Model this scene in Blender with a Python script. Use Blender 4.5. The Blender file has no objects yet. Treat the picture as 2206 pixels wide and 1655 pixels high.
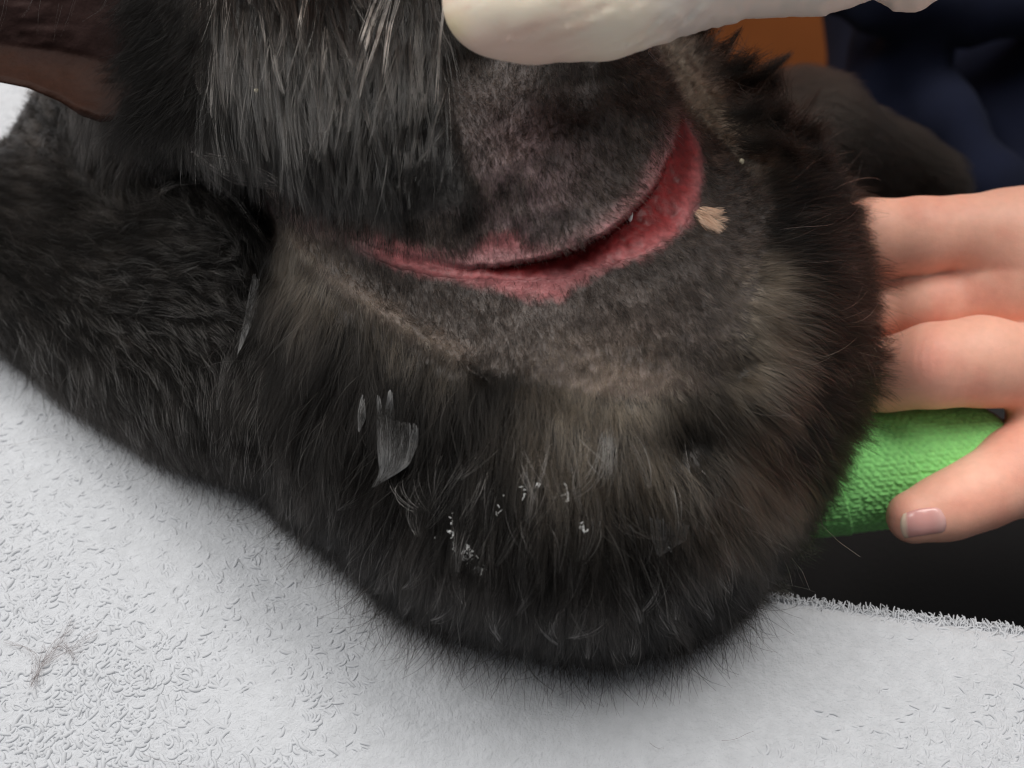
import bpy, math
import numpy as np
from mathutils import Vector, Matrix

S = bpy.context.scene
COL = S.collection
R = np.random.default_rng(7)

# ------------------------------------------------------------------ camera, world, lamps, exposure
PITCH = math.radians(50.0)
SP, CP = math.sin(PITCH), math.cos(PITCH)
CAM = np.array([0.0, 0.0, 0.200])
AX = np.array([1.0, 0, 0]); AF = np.array([0, CP, -SP]); AU = np.array([0, SP, CP])
TH = math.tan(math.radians(25.0))
KX = TH / 1103.0


def U(px, py, d):
    """point of the place seen at (px, py) of the 2206 x 1655 photograph, d metres along the view axis"""
    px = np.asarray(px, float); py = np.asarray(py, float); d = np.asarray(d, float)
    a = (px - 1103.0) * KX; b = (827.5 - py) * KX
    return CAM + d[..., None] * (AF + a[..., None] * AX + b[..., None] * AU)


def D_table(py):
    v = (827.5 - np.asarray(py, float)) * KX
    return CAM[2] / np.maximum(SP - CP * v, 0.05)


cam_data = bpy.data.cameras.new('camera')
cam = bpy.data.objects.new('camera', cam_data); COL.objects.link(cam)
cam.location = CAM.tolist(); cam.rotation_euler = (math.radians(90) - PITCH, 0, 0)
cam_data.sensor_width = 36; cam_data.lens = 18 / TH
cam_data.clip_start = 0.01; cam_data.clip_end = 50
cam_data.dof.use_dof = True; cam_data.dof.focus_distance = 0.208; cam_data.dof.aperture_fstop = 16.0
S.camera = cam

w = bpy.data.worlds.new('World'); S.world = w; w.use_nodes = True
bg = w.node_tree.nodes['Background']
bg.inputs[0].default_value = (0.95, 0.97, 1.0, 1); bg.inputs[1].default_value = 0.20


def area(name, loc, target, sx, sy, power, col):
    ld = bpy.data.lights.new(name, 'AREA'); ld.shape = 'RECTANGLE'; ld.size = sx; ld.size_y = sy
    ld.energy = power; ld.color = col
    o = bpy.data.objects.new(name, ld); COL.objects.link(o); o.location = loc
    o.rotation_euler = (Vector(target) - Vector(loc)).to_track_quat('-Z', 'Y').to_euler()
    return o


area('ceiling_light', (-0.60, 0.32, 1.00), (0, 0.2, 0), 0.9, 0.45, 12, (1.0, 0.97, 0.93))
area('ceiling_light', (0.40, 0.55, 1.30), (0.05, 0.2, 0), 1.1, 0.45, 16, (1.0, 0.96, 0.91))

S.view_settings.view_transform = 'Standard'; S.view_settings.look = 'None'
S.view_settings.exposure = 0.0; S.view_settings.gamma = 1.0
S.render.engine = 'CYCLES'
S.cycles.use_denoising = True; S.cycles.filter_width = 1.1
S.cycles.max_bounces = 8; S.cycles.transparent_max_bounces = 8
S.cycles.use_adaptive_sampling = True; S.cycles.adaptive_threshold = 0.01
S.cycles_curves.shape = 'RIBBONS'; S.cycles_curves.subdivisions = 2


# ------------------------------------------------------------------ helpers
def srgb(r, g, b):
    c = np.array([r, g, b], float) / 255.0
    return np.where(c <= 0.04045, c / 12.92, ((c + 0.055) / 1.055) ** 2.4)


def hash2(ix, iy, seed):
    h = (ix.astype(np.int64) * 374761393 + iy.astype(np.int64) * 668265263 + seed * 1274126177) & 0xFFFFFFFF
    h = ((h ^ (h >> 13)) * 1274126177) & 0xFFFFFFFF
    return ((h ^ (h >> 16)) & 0xFFFFFF) / float(0x1000000)


def vnoise(x, y, seed=0):
    """value noise in -1..1"""
    x = np.asarray(x, float); y = np.asarray(y, float)
    ix = np.floor(x); iy = np.floor(y); fx = x - ix; fy = y - iy
    fx = fx * fx * (3 - 2 * fx); fy = fy * fy * (3 - 2 * fy)
    a = hash2(ix, iy, seed); b = hash2(ix + 1, iy, seed); c = hash2(ix, iy + 1, seed); d = hash2(ix + 1, iy + 1, seed)
    return ((a * (1 - fx) + b * fx) * (1 - fy) + (c * (1 - fx) + d * fx) * fy) * 2 - 1


def fbm(x, y, seed=0, n=3):
    r = 0; a = 1.0; s = 0
    for i in range(n):
        r = r + a * vnoise(x * 2 ** i, y * 2 ** i, seed + i); s += a; a *= 0.5
    return r / s


def sstep(a, b, x):
    t = np.clip((x - a) / (b - a), 0, 1); return t * t * (3 - 2 * t)


def polydist(px, py, pts):
    """signed distance (positive on the side right of travel, i.e. below a left-to-right line) and arclength fraction"""
    pts = np.asarray(pts, float)
    seg = np.diff(pts, axis=0); ln = np.hypot(seg[:, 0], seg[:, 1]); cum = np.concatenate([[0], np.cumsum(ln)])
    best = np.full(np.shape(px), 1e9); sg = np.zeros(np.shape(px)); fr = np.zeros(np.shape(px))
    for i in range(len(seg)):
        vx = px - pts[i, 0]; vy = py - pts[i, 1]
        t = np.clip((vx * seg[i, 0] + vy * seg[i, 1]) / (ln[i] ** 2), 0, 1)
        dx = vx - t * seg[i, 0]; dy = vy - t * seg[i, 1]
        d = np.hypot(dx, dy)
        m = d < best
        best = np.where(m, d, best)
        sg = np.where(m, np.sign(seg[i, 0] * vy - seg[i, 1] * vx), sg)
        fr = np.where(m, (cum[i] + t * ln[i]) / cum[-1], fr)
    return best * sg, fr


def inpoly(px, py, pts):
    pts = np.asarray(pts, float); n = len(pts)
    ins = np.zeros(np.shape(px), bool); j = n - 1
    for i in range(n):
        xi, yi = pts[i]; xj, yj = pts[j]
        c = ((yi > py) != (yj > py)) & (px < (xj - xi) * (py - yi) / (yj - yi + 1e-12) + xi)
        ins ^= c; j = i
    return ins


def psdf(px, py, pts):
    """polygon distance, positive inside"""
    d, _ = polydist(px, py, list(pts) + [pts[0]])
    return np.where(inpoly(px, py, pts), np.abs(d), -np.abs(d))


def tps(ctrl, px, py, lam=1e-4):
    c = np.asarray(ctrl, float); X = c[:, :2] / 1000.0; z = c[:, 2]
    def ph(r2): return 0.5 * r2 * np.log(r2 + 1e-12)
    n = len(X); d2 = ((X[:, None] - X[None]) ** 2).sum(-1)
    A = np.zeros((n + 3, n + 3)); A[:n, :n] = ph(d2) + lam * np.eye(n)
    A[:n, n] = 1; A[:n, n + 1:] = X; A[n, :n] = 1; A[n + 1:, :n] = X.T
    s = np.linalg.solve(A, np.concatenate([z, np.zeros(3)]))
    qx = np.asarray(px, float) / 1000; qy = np.asarray(py, float) / 1000
    out = s[n] + s[n + 1] * qx + s[n + 2] * qy
    for i in range(n):
        out = out + s[i] * ph((qx - X[i, 0]) ** 2 + (qy - X[i, 1]) ** 2)
    return out


def gauss(px, py, x, y, r):
    return np.exp(-(((px - x) ** 2 + (py - y) ** 2) / (r * r)))


def nrm(v):
    return v / np.maximum(np.linalg.norm(v, axis=-1, keepdims=True), 1e-12)


def link(o, parent=None):
    COL.objects.link(o)
    if parent is not None:
        o.parent = parent
    return o


def mesh_obj(name, V, F, mat, parent=None, smooth=True, attrs=None):
    V = np.asarray(V, np.float32); F = np.asarray(F, np.int32)
    me = bpy.data.meshes.new(name)
    k = F.shape[1]
    me.vertices.add(len(V)); me.vertices.foreach_set('co', V.ravel())
    me.loops.add(F.size); me.loops.foreach_set('vertex_index', F.ravel())
    me.polygons.add(len(F)); me.polygons.foreach_set('loop_start', np.arange(0, F.size, k, dtype=np.int32))
    try:
        me.polygons.foreach_set('loop_total', np.full(len(F), k, np.int32))
    except Exception:
        pass
    me.update(calc_edges=True); me.validate()
    me.polygons.foreach_set('use_smooth', np.full(len(me.polygons), smooth, bool))
    if attrs:
        for an, av in attrs.items():
            av = np.asarray(av, np.float32)
            if av.ndim == 1:
                a = me.attributes.new(an, 'FLOAT', 'POINT'); a.data.foreach_set('value', av)
            else:
                a = me.attributes.new(an, 'FLOAT_COLOR', 'POINT')
                a.data.foreach_set('color', np.concatenate([av, np.ones((len(av), 1), np.float32)], 1).ravel())
    if mat: me.materials.append(mat)
    return link(bpy.data.objects.new(name, me), parent)


def tag(o, label, cat=None, group=None, kind=None):
    if label: o['label'] = label
    if cat: o['category'] = cat
    if group: o['group'] = group
    if kind: o['kind'] = kind
    return o


def curves_obj(name, pts, rad, col, mat, parent=None):
    """pts (n, k, 3), rad (n, k), col (n, 3)"""
    n, k = pts.shape[:2]
    c = bpy.data.hair_curves.new(name)
    c.add_curves([k] * n)
    c.position_data.foreach_set('vector', pts.astype(np.float32).ravel())
    a = c.attributes.get('radius') or c.attributes.new('radius', 'FLOAT', 'POINT')
    a.data.foreach_set('value', rad.astype(np.float32).ravel())
    a = c.attributes.new('hair_col', 'FLOAT_COLOR', 'CURVE')
    a.data.foreach_set('color', np.concatenate([col, np.ones((n, 1))], 1).astype(np.float32).ravel())
    c.materials.append(mat)
    return link(bpy.data.objects.new(name, c), parent)


class NT:
    def __init__(self, name):
        self.m = bpy.data.materials.new(name); self.m.use_nodes = True
        self.t = self.m.node_tree; self.t.nodes.clear()
        self.out = self.t.nodes.new('ShaderNodeOutputMaterial')

    def n(self, typ, **kw):
        nd = self.t.nodes.new(typ)
        for k, v in kw.items(): setattr(nd, k, v)
        return nd

    def l(self, a, b): self.t.links.new(a, b)


def mat_std(name, col=None, attr=None, rough=0.6, noise=None, bump=None, sss=0.0, sss_r=(1, .4, .25), sss_s=0.002, spec=0.5,
            rough_attr=None, sheen=0.0, coat=0.0, var=0.0, var_scale=200):
    t = NT(name); p = t.n('ShaderNodeBsdfPrincipled'); t.l(p.outputs[0], t.out.inputs[0])
    p.inputs['Roughness'].default_value = rough; p.inputs['Specular IOR Level'].default_value = spec
    tc = t.n('ShaderNodeTexCoord')
    src = None
    if attr:
        a = t.n('ShaderNodeAttribute', attribute_name=attr); src = a.outputs['Color']
    elif col is not None:
        rg = t.n('ShaderNodeRGB'); rg.outputs[0].default_value = (*col, 1); src = rg.outputs[0]
    if var:
        nz = t.n('ShaderNodeTexNoise'); nz.inputs['Scale'].default_value = var_scale; nz.inputs['Detail'].default_value = 5
        t.l(tc.outputs['Object'], nz.inputs['Vector'])
        mr = t.n('ShaderNodeMapRange'); mr.inputs[1].default_value = .3; mr.inputs[2].default_value = .7
        mr.inputs[3].default_value = 1 - var; mr.inputs[4].default_value = 1 + var
        t.l(nz.outputs[0], mr.inputs[0])
        mx = t.n('ShaderNodeMix', data_type='RGBA', blend_type='MULTIPLY'); mx.inputs[0].default_value = 1
        t.l(src, mx.inputs[6]); t.l(mr.outputs[0], mx.inputs[7]); src = mx.outputs[2]
    t.l(src, p.inputs['Base Color'])
    if rough_attr:
        a = t.n('ShaderNodeAttribute', attribute_name=rough_attr); t.l(a.outputs['Fac'], p.inputs['Roughness'])
    if sss:
        p.inputs['Subsurface Weight'].default_value = sss; p.inputs['Subsurface Radius'].default_value = sss_r
        p.inputs['Subsurface Scale'].default_value = sss_s
    if sheen:
        p.inputs['Sheen Weight'].default_value = sheen
    if coat:
        p.inputs['Coat Weight'].default_value = coat; p.inputs['Coat Roughness'].default_value = 0.25
    if bump:
        prev = None
        for (sc, st, dist) in bump:
            nz = t.n('ShaderNodeTexNoise'); nz.inputs['Scale'].default_value = sc; nz.inputs['Detail'].default_value = 4
            t.l(tc.outputs['Object'], nz.inputs['Vector'])
            b = t.n('ShaderNodeBump'); b.inputs['Strength'].default_value = st; b.inputs['Distance'].default_value = dist
            t.l(nz.outputs[0], b.inputs['Height'])
            if prev: t.l(prev, b.inputs['Normal'])
            prev = b.outputs[0]
        t.l(prev, p.inputs['Normal'])
    return t.m


def mat_hair(name, rough=0.32, radial=0.35, coat=0.0, offset=2.0, ior=1.24):
    t = NT(name); h = t.n('ShaderNodeBsdfHairPrincipled'); t.l(h.outputs[0], t.out.inputs[0])
    h.parametrization = 'COLOR'
    a = t.n('ShaderNodeAttribute', attribute_name='hair_col'); t.l(a.outputs['Color'], h.inputs['Color'])
    h.inputs['Roughness'].default_value = rough; h.inputs['Radial Roughness'].default_value = radial
    h.inputs['Coat'].default_value = coat; h.inputs['IOR'].default_value = ior
    h.inputs['Offset'].default_value = math.radians(offset)
    h.inputs['Random Roughness'].default_value = 0.3
    return t.m


def surface_net(f, lo, hi, h):
    lo = np.asarray(lo, float); hi = np.asarray(hi, float)
    n = np.ceil((hi - lo) / h).astype(int) + 1
    g = [lo[i] + h * np.arange(n[i]) for i in range(3)]
    X, Y, Z = np.meshgrid(*g, indexing='ij')
    F = f(np.stack([X, Y, Z], -1)); s = F < 0
    c = n - 1
    acc = np.zeros((*c, 3)); cnt = np.zeros(c)
    off = [(i, j, k) for i in (0, 1) for j in (0, 1) for k in (0, 1)]
    def sl(A, o): return A[o[0]:o[0] + c[0], o[1]:o[1] + c[1], o[2]:o[2] + c[2]]
    for o in off:
        for ax in range(3):
            if o[ax] == 0:
                q = list(o); q[ax] = 1
                fa, fb = sl(F, o), sl(F, q); m = sl(s, o) != sl(s, q)
                t = np.where(m, fa / np.where(m, fa - fb, 1), 0)
                for d in range(3):
                    acc[..., d] += np.where(m, o[d] + (t if d == ax else 0), 0)
                cnt += m
    act = cnt > 0
    idx = np.full(c, -1); idx[act] = np.arange(act.sum())
    base = np.argwhere(act)
    V = lo + h * (base + acc[act] / cnt[act][:, None])
    Q = []
    for ax in range(3):
        a1, a2 = (ax + 1) % 3, (ax + 2) % 3
        A = np.moveaxis(s, [ax, a1, a2], [0, 1, 2]); I = np.moveaxis(idx, [ax, a1, a2], [0, 1, 2])
        e = A[:-1, 1:-1, 1:-1] != A[1:, 1:-1, 1:-1]
        i, j, k = np.nonzero(e)
        neg = A[:-1, 1:-1, 1:-1][i, j, k]
        q = np.stack([I[i, j, k], I[i, j + 1, k], I[i, j + 1, k + 1], I[i, j, k + 1]], 1)
        q[~neg] = q[~neg][:, ::-1]
        Q.append(q)
    Q = np.concatenate(Q); Q = Q[(Q >= 0).all(1)]
    for _ in range(2):                                   # settle the vertices onto the surface
        e = 1e-5; f0 = f(V)
        G = np.stack([(f(V + np.eye(3)[d] * e) - f0) / e for d in range(3)], -1)
        V = V - np.clip(f0, -h, h)[:, None] * G / np.maximum((G * G).sum(-1, keepdims=True), .2)
    return V, Q


def smin(a, b, k):
    h = np.maximum(k - np.abs(a - b), 0) / k
    return np.minimum(a, b) - h * h * k * .25


def chain_sdf(p, pts, rad, k=0.004):
    d = None
    for i in range(len(pts) - 1):
        a, b = pts[i], pts[i + 1]; ba = b - a
        t = np.clip(((p - a) @ ba) / (ba @ ba), 0, 1)
        r = rad[i] + t * (rad[i + 1] - rad[i])
        e = np.linalg.norm(p - a - t[..., None] * ba, axis=-1) - r
        d = e if d is None else smin(d, e, k)
    return d


def pxchain(rows):
    """rows of (px, py, depth, radius in px at that depth)"""
    r = np.asarray(rows, float)
    return U(r[:, 0], r[:, 1], r[:, 2]), r[:, 3] * KX * r[:, 2]


def project(P):
    q = P - CAM; d = q @ AF
    return 1103 + (q @ AX) / d / KX, 827.5 - (q @ AU) / d / KX, d


def raymarch(f, px, py, d0=0.15):
    d = np.full(np.shape(px), d0)
    for _ in range(60):
        d = d + f(U(px, py, d)) * 0.7
    return d
# ------------------------------------------------------------------ the cat's body: one closed sculpted surface
STEP = 4.0
gx = np.arange(-320, 1960, STEP); gy = np.arange(-300, 1470, STEP)
PX, PY = np.meshgrid(gx, gy)
NX, NY = len(gx), len(gy)

MASK = [(70, 195), (15, 290), (-150, 420), (-300, 520), (-300, 575), (0, 742), (150, 855), (330, 965), (460, 1010), (560, 1045), (625, 1110),
        (735, 1175), (855, 1290), (950, 1330), (1150, 1385), (1300, 1405), (1450, 1380), (1560, 1328), (1650, 1240), (1722, 1135),
        (1778, 1025), (1842, 900), (1868, 780), (1864, 600), (1822, 430), (1735, 295), (1630, 205), (1540, 120), (1480, 40), (1440, -60),
        (1400, -280), (330, -280), (300, 0), (260, 80), (150, 110)]
FC = [(100, 260, .272), (0, 450, .262), (-250, 540, .262), (200, 450, .252), (300, 600, .239), (100, 700, .245), (0, 735, .247), (400, 900, .223), (450, 700, .226),
      (560, 1030, .2105), (500, 500, .233), (400, 380, .236), (300, 300, .232),
      (700, 900, .201), (650, 1080, .205), (800, 1150, .197), (700, 700, .204), (700, 560, .206), (860, 1270, .193), (1000, 1200, .187),
      (1300, 1390, .189), (1250, 1150, .182), (1200, 950, .183), (1200, 780, .186), (1200, 640, .189), (1000, 620, .193),
      (1550, 1290, .200), (1600, 1100, .196), (1500, 900, .190), (1500, 650, .194), (1650, 700, .200), (1700, 900, .206), (1800, 800, .216),
      (1820, 700, .219), (1750, 500, .219), (1650, 350, .222), (1600, 450, .211), (1560, 240, .226), (1490, 120, .228),
      (1150, 450, .187), (1150, 250, .191), (1150, 100, .197), (1100, -200, .210), (900, 300, .190), (900, 0, .197), (650, 250, .193),
      (650, 0, .197), (650, -200, .210), (480, 200, .205), (400, 0, .215), (400, -200, .220), (500, 320, .210), (620, 420, .206),
      (1350, 250, .197), (1420, 100, .208), (1300, 480, .189), (1440, 420, .199)]
EC = [(-300, 575, float(D_table(575)) - .001), (0, 742, float(D_table(742)) - .001), (330, 965, float(D_table(965)) - .001),
      (560, 1045, float(D_table(1045)) - .001), (735, 1175, float(D_table(1175)) - .001), (950, 1330, float(D_table(1330)) - .001),
      (1300, 1405, float(D_table(1405)) - .001), (1555, 1325, float(D_table(1325)) - .001), (1650, 1240, .2265), (1722, 1130, .231),
      (1842, 900, .238), (1868, 700, .243), (1822, 430, .250), (1630, 205, .262), (1480, 40, .268), (1400, -280, .27), (800, -280, .27), (330, -280, .265),
      (300, 0, .262), (150, 110, .285), (70, 195, .30), (15, 290, .30), (-150, 420, .295), (-300, 520, .29), (800, 600, .24), (1300, 700, .235)]
SDM = psdf(PX, PY, MASK)
F0 = tps(FC, PX, PY); E0 = tps(EC, PX, PY)
TRIM = np.maximum(E0 - F0, .008)
RW = 190.0 - 60 * sstep(1500, 1750, PX) - 70 * sstep(600, 200, PX)
prof = np.sqrt(np.maximum(1 - (1 - np.clip(SDM / RW, 0, 1)) ** 2, 0))
DF = F0 + TRIM * (1 - prof)
BULGE = 0.03 * np.sqrt(np.clip(SDM / 300, 0, 1))
DB = np.minimum(E0 + BULGE, D_table(PY) - 0.0004)
dtab = D_table(PY) - 0.0008

# fold between shoulder and neck, with the dark hollow under the cheek
CREASE = [(395, 352), (470, 385), (545, 425), (590, 490), (585, 560), (560, 640), (575, 760), (600, 900), (610, 1080)]
sc, tc_ = polydist(PX, PY, CREASE)      # positive to the left / below
crw = np.interp(tc_, [0, .15, .35, .55, 1], [.006, .012, .008, .002, .0005])
DF = DF + crw * np.exp(-(sc / 34) ** 2) + .004 * sstep(-30, 60, sc) * np.exp(-np.abs(sc) / 120) * (1 - sstep(.3, .7, tc_))
# cheek edge above the shoulder
CH = [(210, 262), (290, 290), (360, 330), (430, 352), (520, 385), (580, 405)]
sch, tch = polydist(PX, PY, CH)
DF = DF + .006 * sstep(-25, 25, sch) * np.exp(-np.maximum(sch, 0) / 60) * sstep(0, .12, tch) * (1 - sstep(.9, 1, tch))
# hollow triangle beside the throat
DF = DF + .009 * sstep(0, 26, psdf(PX, PY, [(470, 385), (585, 408), (612, 470), (602, 515), (575, 525), (520, 450)]))
# clipped ridge running down-right from the hollow
RIDGE = [(600, 470), (650, 545), (760, 640), (880, 715), (980, 775)]
srd, trd = polydist(PX, PY, RIDGE)
DF = DF - .0016 * np.exp(-((srd + 4) / 22) ** 2) + .0012 * np.exp(-((srd + 55) / 32) ** 2)
# skin fold at the right of the flap
FOLD = [(1400, 92), (1440, 150), (1480, 235), (1560, 320), (1610, 380), (1640, 460)]
sfd, tfd = polydist(PX, PY, FOLD)       # positive left/below of the line
fw = (1 - sstep(.45, 1.0, tfd))
DF = DF + .010 * fw * (1 - sstep(-7, 7, sfd)) * np.exp(-np.maximum(-sfd, 0) / 110)
DF = DF - .0012 * np.exp(-((sfd + 14) / 9) ** 2) * np.exp(-((tfd - .6) / .4) ** 2)
# the wound: upper lip overhangs a recessed bed that rises to the lower lip
LIP = [(752, 512), (800, 530), (850, 545), (940, 565), (1005, 576), (1100, 570), (1170, 558), (1230, 540), (1290, 510), (1340, 475), (1385, 432), (1420, 380),
       (1450, 320), (1466, 252)]
sl, tl = polydist(PX, PY, LIP)
lipx = np.array([p[0] for p in LIP], float)
lseg = np.hypot(np.diff([p[0] for p in LIP]), np.diff([p[1] for p in LIP])); lfr = np.concatenate([[0], np.cumsum(lseg)]) / lseg.sum()
lipw = np.interp(tl, lfr, [4, 18, 26, 30, 20, 34, 44, 54, 66, 80, 100, 102, 66, 4]) * (1 + .10 * vnoise(PX / 45, PY / 45, 3) + .07 * vnoise(PX / 15, PY / 15, 4))
lipd = np.interp(tl, lfr, [0, .2, .4, .7, 1.2, 2.4, 3.6, 4.6, 5.4, 6.0, 5.6, 4.2, 2.4, 0]) * 1e-3
slw = sl + 3 * vnoise(PX / 26, PY / 26, 5) + 1.2 * vnoise(PX / 12, PY / 12, 6)
u = np.clip(slw / np.maximum(lipw, 1), 0, 1)
DF = DF + lipd * sstep(-3, 5, slw) * (1 - u) ** .75
DF = DF - .55 * lipd * np.exp(-np.maximum(-slw, 0) / 46) * (slw < 0)
DF = DF + .0007 * np.clip(1 + slw / 7, 0, 1) ** 2 * (slw < 0)
BED = (slw > -12) & (slw < lipw + 12) & (tl > .02) & (tl < .995)
# lumps and fine skin wrinkles
DF = DF + .0014 * fbm(PX / 120, PY / 120, 11) * sstep(0, 80, SDM) + .0004 * fbm(PX / 34, PY / 34, 17)
for (bx, by, br, bd) in [(1650, 830, 70, -.004), (1590, 800, 40, .003), (1450, 960, 60, .003), (1350, 950, 60, -.002), (1240, 200, 60, .0035), (1310, 240, 50, -.002),
                         (1120, 340, 80, -.002), (1530, 1000, 60, -.002), (1690, 970, 50, .003), (1000, 150, 60, .004)]:
    DF = DF + bd * gauss(PX, PY, bx, by, br)
DF = np.minimum(DF, dtab)
DF = np.where(SDM > 0, DF, np.minimum(E0, dtab))
DB = np.maximum(DB, DF + .0002)

Pf = U(PX, PY, DF)
dPx = np.gradient(Pf, axis=1) / STEP; dPy = np.gradient(Pf, axis=0) / STEP
Nf = nrm(np.cross(dPy, dPx))            # towards the camera
flip = (Nf @ AF) > 0; Nf[flip] *= -1
AREA = np.linalg.norm(np.cross(dPx, dPy), axis=-1)
AREA = np.minimum(AREA, np.median(AREA[SDM > 0]) * 4)

# regions
SHAVE = [(572, 402), (640, 432), (760, 472), (870, 470), (1000, 445), (1012, 388), (975, 300), (955, 240), (962, 120), (1010, 20), (1300, -60), (1400, 60), (1470, 100), (1560, 225),
         (1640, 330), (1670, 440), (1655, 560), (1625, 690), (1600, 790), (1530, 850), (1400, 865), (1250, 852), (1100, 805), (980, 785), (880, 722), (760, 645),
         (650, 548), (600, 482)]
nzA = fbm(PX / 30, PY / 30, 21)
SH = psdf(PX, PY, SHAVE) + 6 * nzA
PINKP = [(742, 515), (790, 503), (840, 518), (930, 543), (1000, 558), (1050, 512), (1110, 500), (1140, 530), (1200, 545), (1260, 520), (1340, 460), (1400, 375), (1440, 300),
         (1470, 250), (1500, 300), (1510, 390), (1482, 480), (1400, 545), (1300, 580), (1245, 608), (1205, 640), (1120, 638), (1040, 612), (990, 600), (900, 586), (820, 560)]
PK = psdf(PX, PY, PINKP) + 5 + 10 * fbm(PX / 22, PY / 22, 31) + 5 * vnoise(PX / 7, PY / 7, 33)

def lerpc(c, tgt, w): return c * (1 - w[..., None]) + np.asarray(tgt) * w[..., None]

skin = np.broadcast_to(srgb(34, 30, 28), (NY, NX, 3)).copy()
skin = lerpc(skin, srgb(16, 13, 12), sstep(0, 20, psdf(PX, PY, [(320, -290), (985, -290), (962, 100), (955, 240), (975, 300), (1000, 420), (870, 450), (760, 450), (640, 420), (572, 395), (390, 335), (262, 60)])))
shw = sstep(-15, 25, SH)
skin = lerpc(skin, srgb(60, 53, 50), shw)
skin = lerpc(skin, srgb(108, 88, 90), shw * .8 * gauss(PX, PY, 1140, 345, 130))
skin = lerpc(skin, srgb(106, 84, 88), shw * .7 * gauss(PX, PY, 1130, 480, 110))
skin = lerpc(skin, srgb(98, 84, 76), shw * .8 * gauss(PX, PY, 1350, 840, 170))
skin = lerpc(skin, srgb(92, 84, 79), shw * .6 * gauss(PX, PY, 1050, 750, 130))
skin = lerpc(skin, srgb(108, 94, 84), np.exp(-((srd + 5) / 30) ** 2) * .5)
skin = lerpc(skin, srgb(40, 34, 32), shw * .6 * sstep(.1, .5, fbm(PX / 70, PY / 70, 41)))
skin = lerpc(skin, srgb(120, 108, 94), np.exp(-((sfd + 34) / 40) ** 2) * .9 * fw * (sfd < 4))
pkw = sstep(-16, 20, PK) * (.35 + .65 * sstep(770, 900, PX + 25 * vnoise(PX / 20, PY / 20, 71)))
skin = lerpc(skin, srgb(160, 92, 94), pkw * .9)
skin = lerpc(skin, srgb(128, 96, 98), .6 * np.exp(-((slw + 16) / 22) ** 2) * (slw < 0) * sstep(.1, .3, tl))
skin = lerpc(skin, srgb(118, 92, 92), .7 * np.exp(-(polydist(PX, PY, [(590, 440), (650, 475), (720, 505), (790, 525)])[0] / 20) ** 2))
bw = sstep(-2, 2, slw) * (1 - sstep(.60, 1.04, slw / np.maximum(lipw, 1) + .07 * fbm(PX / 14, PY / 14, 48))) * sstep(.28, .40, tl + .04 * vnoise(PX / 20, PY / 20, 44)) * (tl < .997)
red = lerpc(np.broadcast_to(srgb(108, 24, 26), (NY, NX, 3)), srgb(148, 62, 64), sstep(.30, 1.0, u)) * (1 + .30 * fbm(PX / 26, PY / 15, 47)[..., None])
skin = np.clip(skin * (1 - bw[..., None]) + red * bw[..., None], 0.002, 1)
rgh = .62 - .17 * bw - .08 * pkw

inm = SDM > 0
fm = inm[:-1, :-1] & inm[1:, :-1] & inm[:-1, 1:] & inm[1:, 1:]
used = np.zeros((NY, NX), bool)
jj, ii = np.nonzero(fm)
for a, b in ((0, 0), (1, 0), (0, 1), (1, 1)): used[jj + a, ii + b] = True
nb = np.zeros((NY, NX), int)
for a, b in ((0, 0), (1, 0), (0, 1), (1, 1)): np.add.at(nb, (jj + a, ii + b), 1)
border = used & (nb < 4)
vid = np.full((NY, NX), -1); vid[used] = np.arange(used.sum()); nF = used.sum()
bid = vid.copy(); interior = used & ~border; bid[interior] = nF + np.arange(interior.sum())
Pb = U(PX, PY, DB)
Vb = np.concatenate([Pf[used], Pb[interior]])
q = lambda I: np.stack([I[jj, ii], I[jj + 1, ii], I[jj + 1, ii + 1], I[jj, ii + 1]], 1)
qf, qb = q(vid), q(bid)[:, ::-1]
bedface = BED[jj, ii] & BED[jj + 1, ii + 1] & BED[jj + 1, ii] & BED[jj, ii + 1]
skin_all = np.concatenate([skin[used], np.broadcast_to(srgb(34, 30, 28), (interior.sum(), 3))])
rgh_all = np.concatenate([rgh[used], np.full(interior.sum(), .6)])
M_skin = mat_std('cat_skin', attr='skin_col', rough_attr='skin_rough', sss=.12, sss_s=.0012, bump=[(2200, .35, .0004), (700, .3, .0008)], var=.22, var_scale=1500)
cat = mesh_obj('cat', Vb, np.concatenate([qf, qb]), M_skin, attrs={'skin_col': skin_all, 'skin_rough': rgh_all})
tag(cat, 'black cat with clipped neck and long open red wound lying on the grey towel', 'cat')

# the bed of the wound: its own moist tissue, a hair's breadth proud of the skin
wv = np.zeros((NY, NX), bool)
bj, bi = jj[bedface], ii[bedface]
for a, b in ((0, 0), (1, 0), (0, 1), (1, 1)): wv[bj + a, bi + b] = True
wid = np.full((NY, NX), -1); wid[wv] = np.arange(wv.sum())
edge = sstep(1.0, .85, u)
Pw = Pf + Nf * (-.0003 + .00045 * sstep(-12, 2, np.minimum(slw, lipw - slw)) + .00022 * edge * (1 + .8 * fbm(PX / 12, PY / 12, 53)) * sstep(0, 6, slw))[..., None]
qw = np.stack([wid[bj, bi], wid[bj + 1, bi], wid[bj + 1, bi + 1], wid[bj, bi + 1]], 1)
M_wound = mat_std('moist_wound', attr='skin_col', rough=.5, spec=.2, sss=.2, sss_r=(1, .25, .2), sss_s=.0010, bump=[(1100, .35, .0005), (3600, .4, .0002)], var=.32, var_scale=700, coat=.08)
mesh_obj('wound', Pw[wv], qw, M_wound, cat, attrs={'skin_col': skin[wv]})


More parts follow.
